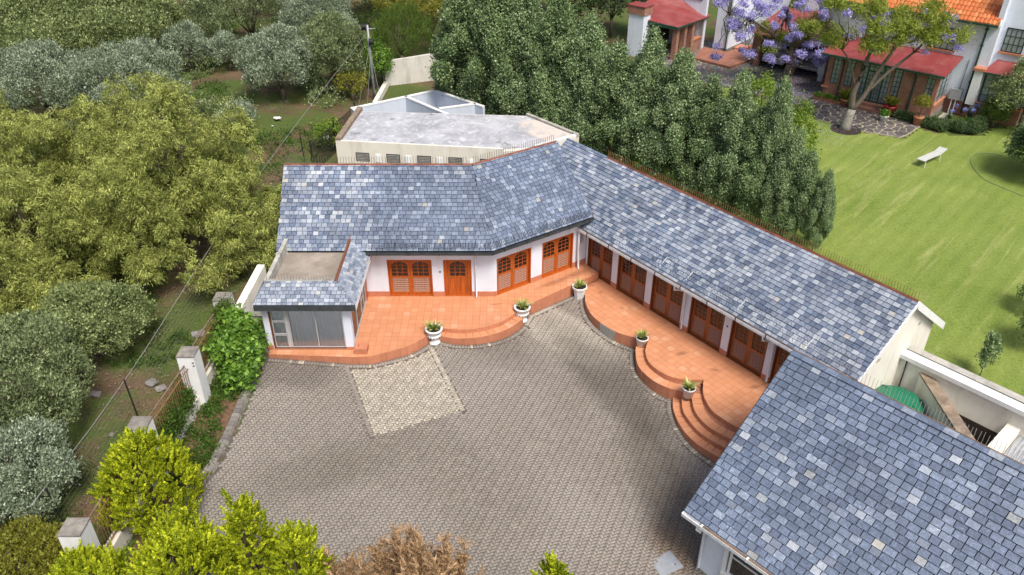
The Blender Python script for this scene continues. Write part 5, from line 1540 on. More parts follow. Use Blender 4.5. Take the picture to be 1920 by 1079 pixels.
MB().tube([WH(-17.62, 4.9, HZ + 6), WH(-17.62, 4.9, HZ + .1)], .06, 8).build('green_downpipe', m_green, house)
m = MB(); m.fbox(WH, -17.52, -17.44, 6.3, 7.3, HZ + .9, HZ + 2.6); o = m.build('window', m_green, house); MB().fbox(WH, -17.45, -17.435, 6.4, 7.2, HZ + 1.0, HZ + 2.5).build('pane', m_hpane, o)
hb_('upper_window', m_black, (-22.0, -20.0, 4.52, 4.6, 3.9, 5.4))
box_uv(MB().prism([WH(-18.6, 1.7, 0)[:2], WH(-15.3, 1.5, 0)[:2], WH(-15.0, 4.5, 0)[:2], WH(-16.9, 8.5, 0)[:2], WH(-17.4, 5.0, 0)[:2], WH(-19.6, 4.9, 0)[:2]], HZ - .2, HZ + .16).build('brick_terrace', plain('red_brick_paving', (.30, .13, .085), .8, .25, 3, .2, dirt=((.22, .10, .07), 1, .6)), house))
hb_('garden_step', m_plinth, (-17.4, -16.5, 6.0, 7.2, HZ + .5, HZ + .72))
# carport
for s, t in ((-14.4, 3.5), (-8.5, 2.9), (-11.4, 3.4)): hb_('carport_pillar', m_brick, (s, s + .42, t, t + .42, -.2, 2.5), brick=True)
hroof([(-14.8, 2.9, 2.65), (-7.9, 2.5, 2.65), (-7.9, 8.9, 3.5), (-14.8, 8.9, 3.5)])
hb_('carport_beam', m_green, (-14.6, -8.1, 3.45, 3.6, 2.45, 2.62))
hb_('carport_wall', m_brick, (-14.9, -14.5, 4.0, 9, -.2, 2.6), (-8.9, -8.6, 3.4, 9, -.2, 2.6), (-14.5, -8.9, 8.7, 8.99, -.2, 2.6), brick=True)
hb_('meter_box', m_steel, (.25, .95, 2.55, 2.87, .95, 1.65))
for s in (.45, .70): hb_('meter_leg', m_white, (s, s + .05, 2.6, 2.65, -.1, .95))
MB().tube([WH(.7, 2.8, HZ + 1.65), WH(.72, 2.84, HZ + 2.6), WH(.74, 2.86, HZ + 3.6)], .018, 5).build('meter_cable', m_black, house)
hb_('garden_path', m_parapet, (.3, .9, .3, 2.2, -.1, .06))

# ---- two parked cars under the carport
def car(s, t, label, paint, seed, rz=0):
    x, y, _ = WH(s, t, 0)
    c = thing('parked_car', (x, y, HZ), label, 'car', 'cars under the carport', R(-41) + rz)
    # local: x across (width 1.8), front faces -y
    prof = [(-2.3, .45), (-2.32, .85), (-2.15, 1.02), (-1.0, 1.16), (-.35, 1.72), (1.6, 1.74), (2.2, 1.1), (2.25, .45)]
    m = MB(); n = len(prof); hw = [.86, .9, .86, .84, .68, .68, .82, .88]
    m.add([(-hw[i], p[0], p[1]) for i, p in enumerate(prof)] + [(hw[i], p[0], p[1]) for i, p in enumerate(prof)],
          [(i, i + 1, n + i + 1, n + i) for i in range(n - 1)] + [tuple(range(n - 1, -1, -1)), tuple(range(n, 2 * n)), (n - 1, 0, n, 2 * n - 1)])
    m.build('body', paint, c, False, True)
    MB().add([(-.74, -1.0 - .02, 1.19), (.74, -1.0 - .02, 1.19), (.62, -.38, 1.70), (-.62, -.38, 1.70)], [(0, 1, 2, 3)]).build('windscreen', m_pane, c, False, True)
    for sx in (-1, 1):
        MB().add([(sx * .80, -.85, 1.2), (sx * .695, -.35, 1.66), (sx * .695, 1.5, 1.68), (sx * .80, 1.95, 1.2)], [(0, 1, 2, 3)]).build('side_window', m_pane, c, False, True)
        MB().box(sx * .72 - .14, sx * .72 + .14, -2.35, -2.25, .78, .94).build('headlight', m_white, c, False, True)
        MB().box(sx * .98 - .08, sx * .98 + .08, -.75, -.65, 1.15, 1.28).build('mirror', paint, c, False, True)
        for yy in (-1.45, 1.4):
            w_ = MB().tube([(sx * .72, yy, .36), (sx * .92, yy, .36)], .36, 20).build('wheel', m_black, c, False, True)
            MB().tube([(sx * .915, yy, .36), (sx * .93, yy, .36)], .2, 12).build('rim', m_steel, w_, False, True)
    MB().box(-.5, .5, -2.36, -2.28, .72, .95).build('grille', m_black, c, False, True)
    for z in (.78, .88): MB().box(-.52, .52, -2.37, -2.3601, z - .02, z + .02).build('grille_bar', m_steel, c, False, True)
    MB().box(-.88, .88, -2.42, -2.3, .42, .64).build('bumper', m_steel, c, False, True)
    return c
m_paint_s = plain('silver_car_paint', (.55, .57, .60), .25, .03, 1, 0, .6, .3)
m_paint_g = plain('grey_car_paint', (.30, .33, .36), .25, .03, 1, 0, .6, .3)
car(-12.9, 6.1, 'silver off-road car with broad grille under the carport, half behind purple blossom', m_paint_s, 1)
car(-10.2, 6.3, 'grey car under the carport beside the brick sunroom', m_paint_g, 2)

# ---- bench, hose and pots in the neighbours' garden
m_bench = plain('weathered_white_bench', (.52, .53, .52), .7, .1, 5, .1)
bench = thing('garden_bench', (24.75, 43.7, HZ), 'white slatted garden bench alone on the lawn', 'bench', rz=R(36))
for k in range(6): MB().box(-1.15, .75, -.24 + k * .085, -.24 + k * .085 + .065, .42, .45).build('slat', m_bench, bench, local=True)
for k in range(6): MB().hexa([(.76, -.24 + k * .085, .43), (1.25, -.24 + k * .085, .60), (1.25, -.175 + k * .085, .60), (.76, -.175 + k * .085, .43), (.76, -.24 + k * .085, .455), (1.25, -.24 + k * .085, .625), (1.25, -.175 + k * .085, .625), (.76, -.175 + k * .085, .455)]).build('head_slat', m_bench, bench, local=True)
for x in (-.95, .65):
    for y, y2 in ((-.22, -.30), (.24, .32)): MB().tube([(x, y, .42), (x - .08, y2, 0)], .022, 6).build('leg', m_bench, bench, local=True)
    MB().box(x - .03, x + .03, -.25, .26, .385, .418).build('crossbar', m_bench, bench, local=True)
hose = thing('garden_hose', (27.5, 42, HZ), 'thin green garden hose looped on the lawn', 'hose')
MB().tube([(x, y, HZ + .03) for x, y in smooth_line([(29.6, 44.6), (28.9, 44.95), (28.08, 44.84), (27.3, 43.9), (27.0, 43.0), (26.84, 42.17), (26.85, 41.09), (27.45, 39.93), (28.2, 38.6), (29.5, 37.0)], .3)], .016, 5).build('hose_run', plain('green_hose', (.16, .26, .17), .5, .1, 3, 0), hose, True)
ham = thing('hammock', (29.5, 41.6, HZ), 'green strip hammock slung from the tree at the lawn edge', 'hammock')
hm = []; 
for i in range(13):
    f_ = i / 12; x = 28.3 + f_ * 3.2; y = 41.6 + f_ * .8; z = HZ + 1.15 + .35 * (2 * f_ - 1) ** 2
    hm += [(x, y - .22, z + .06), (x, y, z - .03), (x, y + .22, z + .06)]
MB().add(hm, [(3 * i + k, 3 * i + 3 + k, 3 * i + 4 + k, 3 * i + 1 + k) for i in range(12) for k in (0, 1)]).build('cloth', plain('green_canvas', (.03, .16, .11), .7, .1, 3, 0), ham, True)

def leafy(root, lobes, leafm, n, per, ll, lw, cr, mode, seed, name='foliage', **kw):
    V, F, T = leaves(lobes, n, per, ll, lw, cr, mode, seed, **kw)
    return link(name, quads_mesh(name, V, F, T), leafm, root)

m_tpot = plain('terracotta_pot', (.36, .15, .085), .75, .15, 4, .1)
m_redpot = plain('red_glazed_pot', (.25, .02, .025), .3, .1, 4, 0)
def hpot(s, t, r, h, label, mat, kind, seed, z=0):
    x, y, _ = WH(s, t, 0)
    o = thing('potted_plant', (x, y, HZ + z), label, 'potted plant', 'pots along the sunroom')
    MB().lathe([(r * .7, 0), (r * .95, h * .8), (r * 1.05, h * .85), (r * 1.05, h), (r * .85, h), (.02, h * .95)], n=18).build('pot', mat, o, True, True)
    if kind == 'cycad': spiky(o, 46, .95, .3, h * .9, seed, L_cycad, .12)
    elif kind == 'ball':
        MB().tube([(0, 0, h * .9), (.02, 0, h + .55)], .03, 6).build('stem', m_bark, o, False, True)
        leafy(o, [(0, 0, h + .95, .5, .5, .42)], L_yellow, 90, 24, .09, .05, .09, 'mix', seed)
    else: leafy(o, [(0, 0, h + .1, r, r, .25)], L_creeper, 40, 20, .1, .06, .08, 'mix', seed)
hpot(-5.35, -.75, .36, .5, 'cycad in a terracotta pot behind the white-trunked tree', m_tpot, 'cycad', 3)
hpot(-2.35, -.75, .42, .75, 'big cycad in a red pot beside the glazed door', m_redpot, 'cycad', 4)
hpot(-2.25, -1.9, .28, .42, 'low plant in a white pot below the big cycad', m_white, 'low', 5)
hpot(-.35, -1.2, .32, .62, 'clipped ball tree in a terracotta pot at the patio corner', m_tpot, 'ball', 6)
hpot(-4.75, -.95, .3, .4, 'round pale pot on the patio left of the door step', plain('sandstone_pot', (.45, .36, .27), .8, .1, 4, .1), 'low', 7)
for i, (s, lab) in enumerate(((-7.2, 'plant trough nearest the driveway on the patio edge'), (-6.5, 'middle plant trough under the sunroom window'), (-5.8, 'plant trough next to the round pale pot'))):
    x, y, _ = WH(s, -.75, 0)
    o = thing('planter_trough', (x, y, HZ), lab, 'planter', 'pots along the sunroom', R(-41))
    MB().box(-.32, .32, -.17, .17, 0, .3).build('trough', m_tpot, o, False, True)
    leafy(o, [(0, 0, .36, .32, .17, .18)], L_creeper, 40, 18, .1, .06, .07, 'mix', 20 + i)

# hedge, box balls and agapanthus in the flower bed
hd = thing('low_hedge', (25.5, 50.9, HZ), 'low dark clipped hedge along the foot of the sunroom', 'hedge')
hl = []
for k in range(9):
    x, y, _ = WH(-2.3 + k * .42, -.55 - .07 * k, 0); hl.append((x - 25.5, y - 50.9, .22, .36, .36, .32))
leafy(hd, hl, L_box, 420, 26, .09, .05, .09, 'mix', 31)
hd2 = thing('low_hedge', (28.2, 49.2, HZ), 'low dark clipped hedge curving in front of the flower bed', 'hedge')
leafy(hd2, [(-.7 + k * .33, .35 - k * .22, .2, .36, .36, .33) for k in range(6)], L_box, 300, 26, .09, .05, .09, 'mix', 32)
for i, (x, y, r, lab) in enumerate(((28.75, 48.55, .46, 'clipped box ball, leftmost by the low hedge'), (29.45, 48.35, .48, 'clipped box ball, middle one at the lawn edge'), (30.05, 48.85, .55, 'clipped box ball, rightmost and largest in the bed'))):
    o = thing('box_ball', (x, y, HZ), lab, 'shrub', 'clipped balls in the flower bed')
    leafy(o, [(0, 0, r * .7, r, r, r * .9)], L_box, 170, 30, .08, .045, .08, 'mix', 40 + i)
for i, (x, y, r, lab) in enumerate(((29.0, 50.5, .45, 'agapanthus clump by the meter box'), (29.75, 49.7, .5, 'agapanthus clump behind the box balls'), (31.3, 50.6, .7, 'large agapanthus clump with many blue heads below the bay window'), (32.4, 50.9, .6, 'agapanthus clump nearest the evergreen tree'))):
    o = thing('agapanthus', (x, y, HZ), lab, 'flowers', 'blue agapanthus in the flower bed')
    spiky(o, 60, r * 1.3, .3, .02, 50 + i, L_box if i != 1 else L_creeper, .05)
    g_ = np.random.default_rng(60 + i); nf = (2, 3, 9, 3)[i]
    leafy(o, [(g_.uniform(-r, r), g_.uniform(-r, r), g_.uniform(.75, 1.0), .13, .13, .12) for _ in range(nf)], L_agap, nf * 12, 10, .06, .04, .04, 'mix', 70 + i, 'flower_heads')

# ================================================================== TREES AND SHRUBS
def T_(name, label, cat, x, y, Rx, h, leafm, clumps, per, ll, lw, cr, mode, seed, nl=7, Ry=None, zlow=.18, group=None, trunk=.14, bark=None, size=.5, **kw):
    Rz = h * (1 - zlow) / 2; zc = h - Rz
    lobes = blob_lobes(nl, Rx, Ry or Rx, zc, Rz, seed, size)
    return tree(name, label, cat, x, y, lobes, leafm, clumps, per, ll, lw, cr, mode, seed, trunk, max(.3, zc - Rz * .8), bark, group, **kw)

# the big yellow-green wattle thicket against the left gable
def wattle(x, y, Rx, Ry, h, seed, label, clumps):
    """a dome of separate drooping tufts: lit tops, dark gaps between them"""
    g = np.random.default_rng(seed); lobes = [(0, 0, h * .36, Rx * .5, Ry * .5, h * .36)]
    m = 92
    for i in range(m):
        ph = math.acos(1 - 1.0 * (i + .5) / m); a = i * 2.39996 + g.uniform(-.7, .7); q = g.uniform(.58, .98)
        k = g.uniform(.10, .20)
        lobes.append((math.sin(ph) * math.cos(a) * Rx * q, math.sin(ph) * math.sin(a) * Ry * q, .3 + max(.14, math.cos(ph)) * h * .9 * (q + .04) * g.uniform(.85, 1.08), Rx * k, Ry * k, h * k * .7))
    return tree('wattle_tree', label, 'tree', x, y, lobes, L_wattle, clumps, 62, .16, .028, .13, 'droop', seed, .22, h * .22, None, 'yellow-green wattles on the bush side', zmin=-.8, keep=.6, shell=(.35, 1.05))
wattle(-14.3, 31.0, 5.0, 4.4, 8.7, 201, 'largest yellow-green wattle leaning over the left gable', 3600)
wattle(-19.6, 28.0, 4.2, 3.3, 6.6, 202, 'yellow-green wattle in front of the largest one, nearest the bush path', 2300)
wattle(-24.6, 35.0, 4.4, 4.2, 6.6, 203, 'yellow-green wattle cut by the left picture edge', 1800)
wattle(-19.5, 37.5, 4.4, 4.0, 6.2, 204, 'yellow-green wattle behind the largest one, below the silvery olives', 1800)

OL = 'olives and shrubs on the bush slope'
olive = dict(ll=.15, lw=.05, cr=.17, mode='up')
def OLV(label, x, y, r, h, mat, clumps, seed, per=30, nl=9, **kw):
    return T_('olive_tree', label, 'tree', x, y, r, h, mat, int(clumps * 2.3), per, kw.pop('ll', .16) * .85, kw.pop('lw', .055) * 1.15, kw.pop('cr', .2) * .8, 'up', seed, nl, group=OL, zlow=.05, **kw)
OLV('huge rounded dark green bush in the top corner of the slope', -31.5, 59.5, 6.2, 6.4, L_dark, 1500, 301, nl=16, cr=.28, ll=.2, lw=.08)
OLV('silvery olive just above the wattles, left one of the pair', -29.4, 48.5, 3.0, 4.4, L_olive, 480, 302)
OLV('silvery olive just above the wattles, right one of the pair', -23.6, 48.2, 3.1, 4.7, L_olive, 520, 303)
OLV('small silvery olive standing alone on bare soil', -23.7, 58.2, 1.6, 3.3, L_olive, 200, 304)
OLV('small sparse olive beside the lone one on bare soil', -20.9, 58.4, 1.35, 2.5, L_olive, 120, 305)
OLV('wide grey-green olive above the small ones at the top edge', -20.6, 64, 4.2, 6.2, L_olive_g, 620, 306)
OLV('round silvery olive by the worn path near the pole', -15.4, 52.0, 2.5, 4.5, L_olive, 560, 307)
OLV('silvery olive behind the round one, towards the top edge', -14.6, 61, 2.9, 5.8, L_olive, 460, 308)
OLV('yellowish green olive beside the utility pole', -12.1, 53.2, 2.1, 5.2, L_olive_g, 420, 309)
T_('feathery_tree', 'bright feathery green tree hanging over the white wall', 'tree', -8.1, 58.3, 2.3, 4.6, L_feather, 420, 34, .34, .025, .22, 'up', 310, 7, group=OL)
T_('leafy_shrub', 'fresh green shrub just behind the utility pole', 'shrub', -9.6, 54.6, 1.1, 3.2, L_creeper, 170, 26, .16, .08, .16, 'mix', 311, 6, group=OL)
T_('dark_wattle', 'dark olive-yellow tree at the top edge behind the feathery tree', 'tree', -6.2, 63.5, 3.6, 6.4, L_yellow, 620, 34, .22, .06, .26, 'mix', 312, 9, group=OL)
T_('yellow_shrub', 'small yellow-green shrub at the foot of the pole', 'shrub', -10.7, 51.9, 1.0, 1.9, L_yellow, 110, 26, .14, .05, .15, 'mix', 313, 5, group=OL)
for i, (x, y, r, h, mt, lab) in enumerate(((-10.5, 72, 4.4, 6.5, L_olive_g, 'grey-green tree on the skyline behind the utility pole'), (-18.5, 73, 4.5, 6.0, L_olive_g, 'grey-green tree on the skyline above the silvery olives'),
                                           (-27, 75, 4.2, 5.2, L_dark, 'dark bush on the skyline left of the bare soil track'), (-1.5, 70, 4.5, 6.5, L_dark, 'dark tree on the skyline behind the evergreen row'), (8.6, 70.5, 3.6, 5.6, L_box, 'dense deep green tree beside the neighbours\' chimney'),
                                           (3.5, 76, 4, 5.5, L_dark, 'dark tree in the gap behind the evergreen row'), (-38, 72, 5, 5.5, L_olive_g, 'grey-green bush beyond the huge rounded bush'))):
    T_('background_tree', lab, 'tree', x, y, r, h, mt, 420, 28, .28, .11, .32, 'mix', 320 + i, 8, group='trees on the skyline')
LL = 'bushes along the path in the near corner'
OLV('dark green bush in the shade below the wattles', -15.7, 24.2, 1.95, 2.7, L_dark, 420, 331, ll=.13, lw=.05, cr=.15)
OLV('olive-green bush by the path, cut by the picture edge', -16.6, 20.6, 2.5, 3.4, L_olive_g, 640, 332, ll=.13, lw=.045, cr=.15)
OLV('silver-grey bush by the path, cut by the picture edge', -15.2, 16.9, 1.9, 2.6, L_olive, 460, 333, ll=.12, lw=.04, cr=.13)
OLV('dull olive bush in the bottom corner', -13.5, 14.1, 1.5, 1.5, L_yellow, 300, 334, ll=.12, lw=.05, cr=.13)
OLV('low grey bush behind the wattles beside the bare soil', -16.8, 46.5, 1.2, 1.5, L_olive, 90, 335)

# row of dark evergreens behind the right-hand wing
HG = 'row of dark evergreens behind the right-hand wing'
def column(seed, mat, h=7.4, r=1.75, clumps=2000):
    g = np.random.default_rng(seed); lobes = [(0, 0, h * .55, r * .45, r * .45, h * .32)]
    for k in range(40):
        f_ = (k + .5) / 40; a = k * 2.39996 + g.uniform(-.6, .6)
        env = r * ((.72 + .8 * f_) if f_ < .35 else (1 - (f_ - .35) / .68) ** .8) * g.uniform(.85, 1.12)
        rr = r * g.uniform(.18, .30) * (1 - .4 * f_)
        lobes.append((math.cos(a) * max(0, env - rr * .7), math.sin(a) * max(0, env - rr * .7), h * (.15 + .80 * f_), rr, rr, rr * g.uniform(1.3, 2.2)))
    o = tree('evergreen_tree', 'x', 'tree', 0, 0, lobes, mat, clumps, 44, .105, .07, .15, 'mix', seed, .07, 1.3, m_barkp, HG, z=0, keep=.95, zmin=-.75, shell=(.5, 1.08))
    return o
protos = [column(401, L_hedge), column(402, L_hedge), column(403, L_hedge2), column(404, L_hedge2)]
row = [  # x, y, proto, scale xy, scale z
    (-2.7, 48.8, 0, 1.38, 1.27, 'broadest evergreen of the row, beside the roofless pen'), (-.9, 47.0, 1, 1.16, 1.36, 'tall evergreen second in the row, its top cut by the picture edge'),
    (.9, 46.2, 2, 1.12, 1.27, 'tall evergreen third in the row, behind the flat silvery roof'), (2.6, 44.6, 0, 1.08, 1.27, 'evergreen fourth in the row, behind the end of the flat roof'),
    (4.2, 43.4, 3, 1.04, 1.16, 'light-topped evergreen fifth in the row, above the highest ridge corner'), (5.6, 41.9, 1, 1.0, 1.02, 'dark evergreen sixth in the row, left of the pale bare stems'),
    (7.2, 41.0, 2, .96, 1.14, 'evergreen seventh in the row, its tip before the white chimney'), (8.6, 39.6, 3, .94, 1.08, 'light-topped evergreen eighth in the row, in front of the red veranda'),
    (9.9, 38.4, 0, .9, .92, 'dark evergreen ninth in the row, below the brick terrace'), (11.0, 37.2, 2, .82, 1.0, 'evergreen tenth in the row, in front of the driveway'),
    (11.9, 36.2, 1, .78, .84, 'evergreen eleventh in the row, just left of the slim pointed one'), (12.5, 35.7, 3, .6, 1.06, 'tall slim evergreen with a pointed top, near the lawn end of the row'),
    (13.2, 34.6, 2, .6, .76, 'evergreen next to last but one, lower than the slim pointed one'), (13.8, 34.0, 1, .55, .66, 'low evergreen last but one in the row'), (14.5, 33.3, 3, .38, .58, 'shortest slim evergreen ending the row at the lawn')]
for i, (x, y, k, sx, sz, lab) in enumerate(row):
    if i < 4 and False: continue
    copy_tree(protos[k], (x, y, zb(x, y)), i * 1.7, (sx, sx, sz), lab, HG)
for p in protos:
    for c in list(p.children): bpy.data.objects.remove(c)
    bpy.data.objects.remove(p)
for i, (x, y, r, h, lab) in enumerate(((13.0, 41.4, 1.5, 6.0, 'bright lime-green shrub behind the seventh evergreen'), (14.7, 39.6, 1.3, 5.0, 'bright lime-green shrub behind the slim pointed evergreen'), (7.6, 44.6, 1.4, 3.4, 'bright lime-green shrub glimpsed between the evergreen stems'))):
    T_('lime_shrub', lab, 'shrub', x, y, r, h, L_lime, 170, 28, .14, .08, .17, 'mix', 450 + i, 6, group='lime shrubs behind the evergreens')

# jacarandas
def jacaranda(x, y, label, stems, lobes, flowers, seed, white, nleaf, nflow, tr=.28):
    root = thing('jacaranda_tree', (x, y, HZ), label, 'tree', 'jacarandas in the neighbours\' garden')
    g = np.random.default_rng(seed)
    base = MB().tube([(0, 0, -.1), (.02, 0, .35), (.1, .02, .95), (.18, .03, 1.35)], [tr * 1.5, tr * 1.1, tr, tr * .92], 10)
    base.build('trunk_base', m_barkw if white else m_bark, root, True, True)
    m = MB()
    for path, r0, r1 in stems: m.tube(smooth_line(path, .35), [r0 + (r1 - r0) * k / (len(smooth_line(path, .35)) - 1) for k in range(len(smooth_line(path, .35)))], 7)
    ends = [np.array(p[0][-1]) for p in stems] + [np.array(p[0][-2]) for p in stems]
    for lo in list(lobes) + list(flowers):
        c = np.array(lo[:3]); e = min(ends, key=lambda q: np.linalg.norm(q - c))
        limb(m, e, c, .05, .012, g, 4, 4, .05)
    m.build('limbs', m_bark, root, True, True)
    leafy(root, lobes, L_jac, nleaf, 26, .26, .05, .22, 'mix', seed, 'crown', shell=(.3, 1.0), keep=.0)
    leafy(root, flowers, L_flower, nflow, 26, .10, .08, .10, 'mix', seed + 1, 'blossom', shell=(.3, 1.0), keep=.0)
    return root
def spread_lobes(seed, n, xr, yr, zr, r):
    g = np.random.default_rng(seed)
    return [(g.uniform(*xr), g.uniform(*yr), g.uniform(*zr), r * g.uniform(.7, 1.3), r * g.uniform(.7, 1.3), r * .7) for _ in range(n)]
jacaranda(21.55, 48.9, 'leaning jacaranda with whitewashed forked trunk on the lawn', [
    ([(.15, .03, 1.3), (.0, 0, 2.4), (.35, .2, 3.8), (.7, .5, 5.2), (.9, .8, 6.6)], .22, .08),
    ([(.2, .03, 1.3), (.75, 0, 2.3), (1.2, .1, 3.6), (1.9, .2, 5.0), (2.6, .5, 6.4)], .17, .07),
    ([(.9, .05, 2.5), (1.9, .1, 3.7), (3.2, .2, 4.9), (4.2, .4, 6.0)], .12, .05),
    ([(.1, .05, 2.7), (-.5, .3, 4.2), (-1.1, .5, 5.0)], .09, .04)],
    spread_lobes(1, 34, (-2.2, 6.0), (-1.4, 2.4), (4.9, 7.8), .55), spread_lobes(2, 22, (-2.0, 5.4), (-1.3, 1.5), (5.0, 7.6), .24), 511, True, 760, 120)
jacaranda(20.2, 58.0, 'jacaranda covered in purple blossom in front of the parked cars', [
    ([(.15, .03, 1.3), (.1, 0, 2.2), (.0, .2, 3.6), (-.6, .3, 4.8), (-.2, .5, 6.2)], .20, .08),
    ([(.1, .0, 2.1), (-1.5, .2, 3.6), (-3.2, .2, 4.6), (-4.8, .2, 5.0)], .13, .04),
    ([(.1, .05, 2.3), (1.2, .0, 3.3), (2.3, -.2, 3.9)], .12, .05),
    ([(.1, .0, 1.2), (.6, -.8, 1.5), (1.6, -1.0, 1.6)], .05, .02)],
    spread_lobes(5, 18, (-4.6, 3.2), (-1.4, 1.4), (2.4, 6.4), .6), spread_lobes(6, 84, (-5.6, 3.8), (-1.8, 1.2), (1.7, 6.6), .38), 512, False, 330, 1300, .24)
pet = []
g_ = np.random.default_rng(88); P0 = np.stack([g_.normal(20.4, 2.0, 2600), g_.normal(56.3, 2.1, 2600)], 1); P1 = np.stack([g_.normal(19.3, 1.5, 700), g_.normal(49.5, 2.0, 700)], 1)
P0 = np.concatenate([P0, P1]); sz = g_.uniform(.02, .045, (len(P0), 1)); an = g_.uniform(0, 6.28, len(P0))
d1 = np.stack([np.cos(an), np.sin(an)], 1) * sz; d2 = np.stack([-np.sin(an), np.cos(an)], 1) * sz * .7
V = np.empty((len(P0) * 4, 3)); zz = zbn(P0[:, 0], P0[:, 1]) + .035
for k, q in enumerate((-d1, d2, d1, -d2)): V[k::4, :2] = P0 + q; V[k::4, 2] = zz
tag(link('fallen_petals', quads_mesh('fallen_petals', V, np.arange(len(V)).reshape(-1, 4), np.full(len(V), .5)), L_flower), 'purple fallen jacaranda petals on the driveway and lawn', 'petals', kind='stuff')
mulch = MB().lathe([(1.0, -.05), (.95, .02), (.1, .06)], (21.6, 48.85, HZ), 30).build('mulch_ring', m_soil); mulch['kind'] = 'structure'

# trees at the right-hand edge
RG = 'trees at the right-hand lawn edge'
T_('broadleaf_tree', 'pale green broad-leaved tree overhanging the hose', 'tree', 30.4, 41.4, 2.3, 3.6, L_broad, 420, 26, .24, .13, .22, 'mix', 601, 8, group=RG)
T_('evergreen_shrub', 'dark evergreen shrub in front of the bay window', 'shrub', 32.6, 48.6, 2.0, 4.4, L_dark, 420, 30, .15, .06, .2, 'mix', 602, 8, group=RG)
T_('evergreen_shrub', 'loose green shrub between the bay window and the flower bed', 'shrub', 31.4, 49.6, .9, 1.6, L_feather, 150, 26, .15, .05, .15, 'mix', 603, 5, group=RG)
T_('sapling', 'slim young sapling on the lawn behind the yard wall', 'sapling', 18.15, 24.1, .26, 2.0, L_hedge2, 80, 24, .10, .05, .08, 'up', 604, 5, group=RG, trunk=.02, zlow=.05)
T_('broadleaf_shrub', 'grey-green shrub at the picture edge above the yard wall', 'shrub', 21.0, 25.6, .75, 2.0, L_broad, 110, 24, .12, .06, .14, 'mix', 605, 5, group=RG, trunk=.04)
T_('broadleaf_shrub', 'small grey-green shrub at the picture edge farther up the lawn', 'shrub', 22.2, 28.0, .7, 1.7, L_broad, 80, 24, .12, .06, .14, 'mix', 606, 5, group=RG, trunk=.04)

# golden and dead conifers at the front edge of the courtyard
def conifer(x, y, r, h, label, seed, clumps, mat=None, plumes=7, name='golden_conifer', per=46, ll=.075, lw=.05, cr=.125):
    """a bundle of upright, pointed plumes"""
    g = np.random.default_rng(seed); lobes = [(0, 0, h * .42, r * .62, r * .62, h * .40)]
    m = plumes * 3
    for k in range(m):
        a = k * 2.39996 + g.uniform(-.3, .3); q = math.sqrt((k + .5) / m) * .84
        top = h * (1.0 - .62 * q ** 2.2) * g.uniform(.86, 1.03)
        hz = h * g.uniform(.13, .19); rr = r * g.uniform(.20, .30)
        lobes.append((math.cos(a) * r * q, math.sin(a) * r * q, top - hz, rr, rr, hz))
        if q > .45: lobes.append((math.cos(a + .4) * r * q * 1.02, math.sin(a + .4) * r * q * 1.02, (top - hz) * .55, rr * 1.1, rr * 1.1, hz))
    return tree(name, label, 'conifer', x, y, lobes, mat or L_gold, int(clumps * 2.4), per, ll, lw, cr, 'spray', seed, .10, h * .2, None, 'golden conifers at the front edge of the courtyard', keep=.92, zmin=-.4, shell=(.8, 1.0))
conifer(-10.7, 16.5, 1.25, 3.2, 'golden conifer in the planting bed beside the kerb', 701, 640, plumes=10)
conifer(-9.1, 14.6, .75, 2.6, 'slender pale golden conifer between the bed and the front row', 702, 200)
conifer(-10.9, 12.9, 1.2, 2.55, 'golden conifer hiding the foot of the nearest white pillar', 703, 480)
conifer(-8.3, 12.8, 1.45, 3.85, 'broadest golden conifer of the front row', 704, 760, plumes=9)
conifer(-6.7, 13.4, .66, 4.65, 'tallest slim golden conifer of the front row', 705, 300, plumes=6)
conifer(-5.3, 13.0, .72, 4.15, 'golden conifer of the front row next to the dead one', 706, 330, plumes=6)
conifer(.95, 12.4, .6, 4.15, 'golden conifer tip standing alone right of the dead one', 707, 190, plumes=5)

dead = thing('dead_conifer', (-2.6, 12.7, zb(-2.6, 12.7)), 'brown dead conifer with wispy plumes at the bottom edge', 'conifer')
g_ = np.random.default_rng(77); st_ = MB(); lob = []
for k in range(34):
    a = g_.uniform(0, 6.283); rr = math.sqrt(g_.uniform(0, 1)); x, y = math.cos(a) * rr * 2.25, math.sin(a) * rr * 1.0
    h = 4.0 * (1 - .28 * rr ** 2) * g_.uniform(.86, 1.04)
    st_.tube([(x * .2, y * .2, 0), (x * .6, y * .6, h * .45), (x, y, h * .93)], [.035, .022, .006], 5)
    for q in range(9):
        f_ = .42 + .58 * q / 8; px_, py_ = x * (.55 + .45 * f_), y * (.55 + .45 * f_)
        lob.append((px_, py_, h * f_, .20 * (1.22 - f_), .20 * (1.22 - f_), .30))
st_.build('stems', m_bark, dead, False, True)
leafy(dead, lob, L_brown, 5200, 26, .13, .026, .11, 'spray', 78, 'plumes', shell=(.1, 1.0), keep=0)

# creeper over the second pillar, weeds in the bed, undergrowth and stones in the bush
cr_ = tree('creeper_bush', 'bright green creeper bush smothering the fence by the gate', 'shrub', -10.05, 23.2, [(.1, .1, .8, .7, .8, .8), (.3, .2, 1.7, .42, .4, .55), (.45, -.1, 1.25, .4, .4, .5), (-.1, .5, 2.0, .3, .3, .45), (.2, -.7, .45, .5, .5, .42), (-.4, -.2, 1.3, .4, .5, .6), (.35, .55, 1.1, .4, .4, .5), (0, -.35, 1.5, .35, .35, .45)], L_creeper, 330, 22, .19, .13, .17, 'mix', 801, .06, .5)
tree('wispy_shrub', 'darker wispy shrub growing behind the creeper bush', 'shrub', -10.55, 24.0, [(0, 0, 1.2, .55, .8, 1.0), (-.2, .5, 1.7, .4, .4, .6), (.1, -.7, 1.0, .5, .5, .8)], L_feather, 260, 24, .12, .035, .16, 'up', 802, .04, .4)

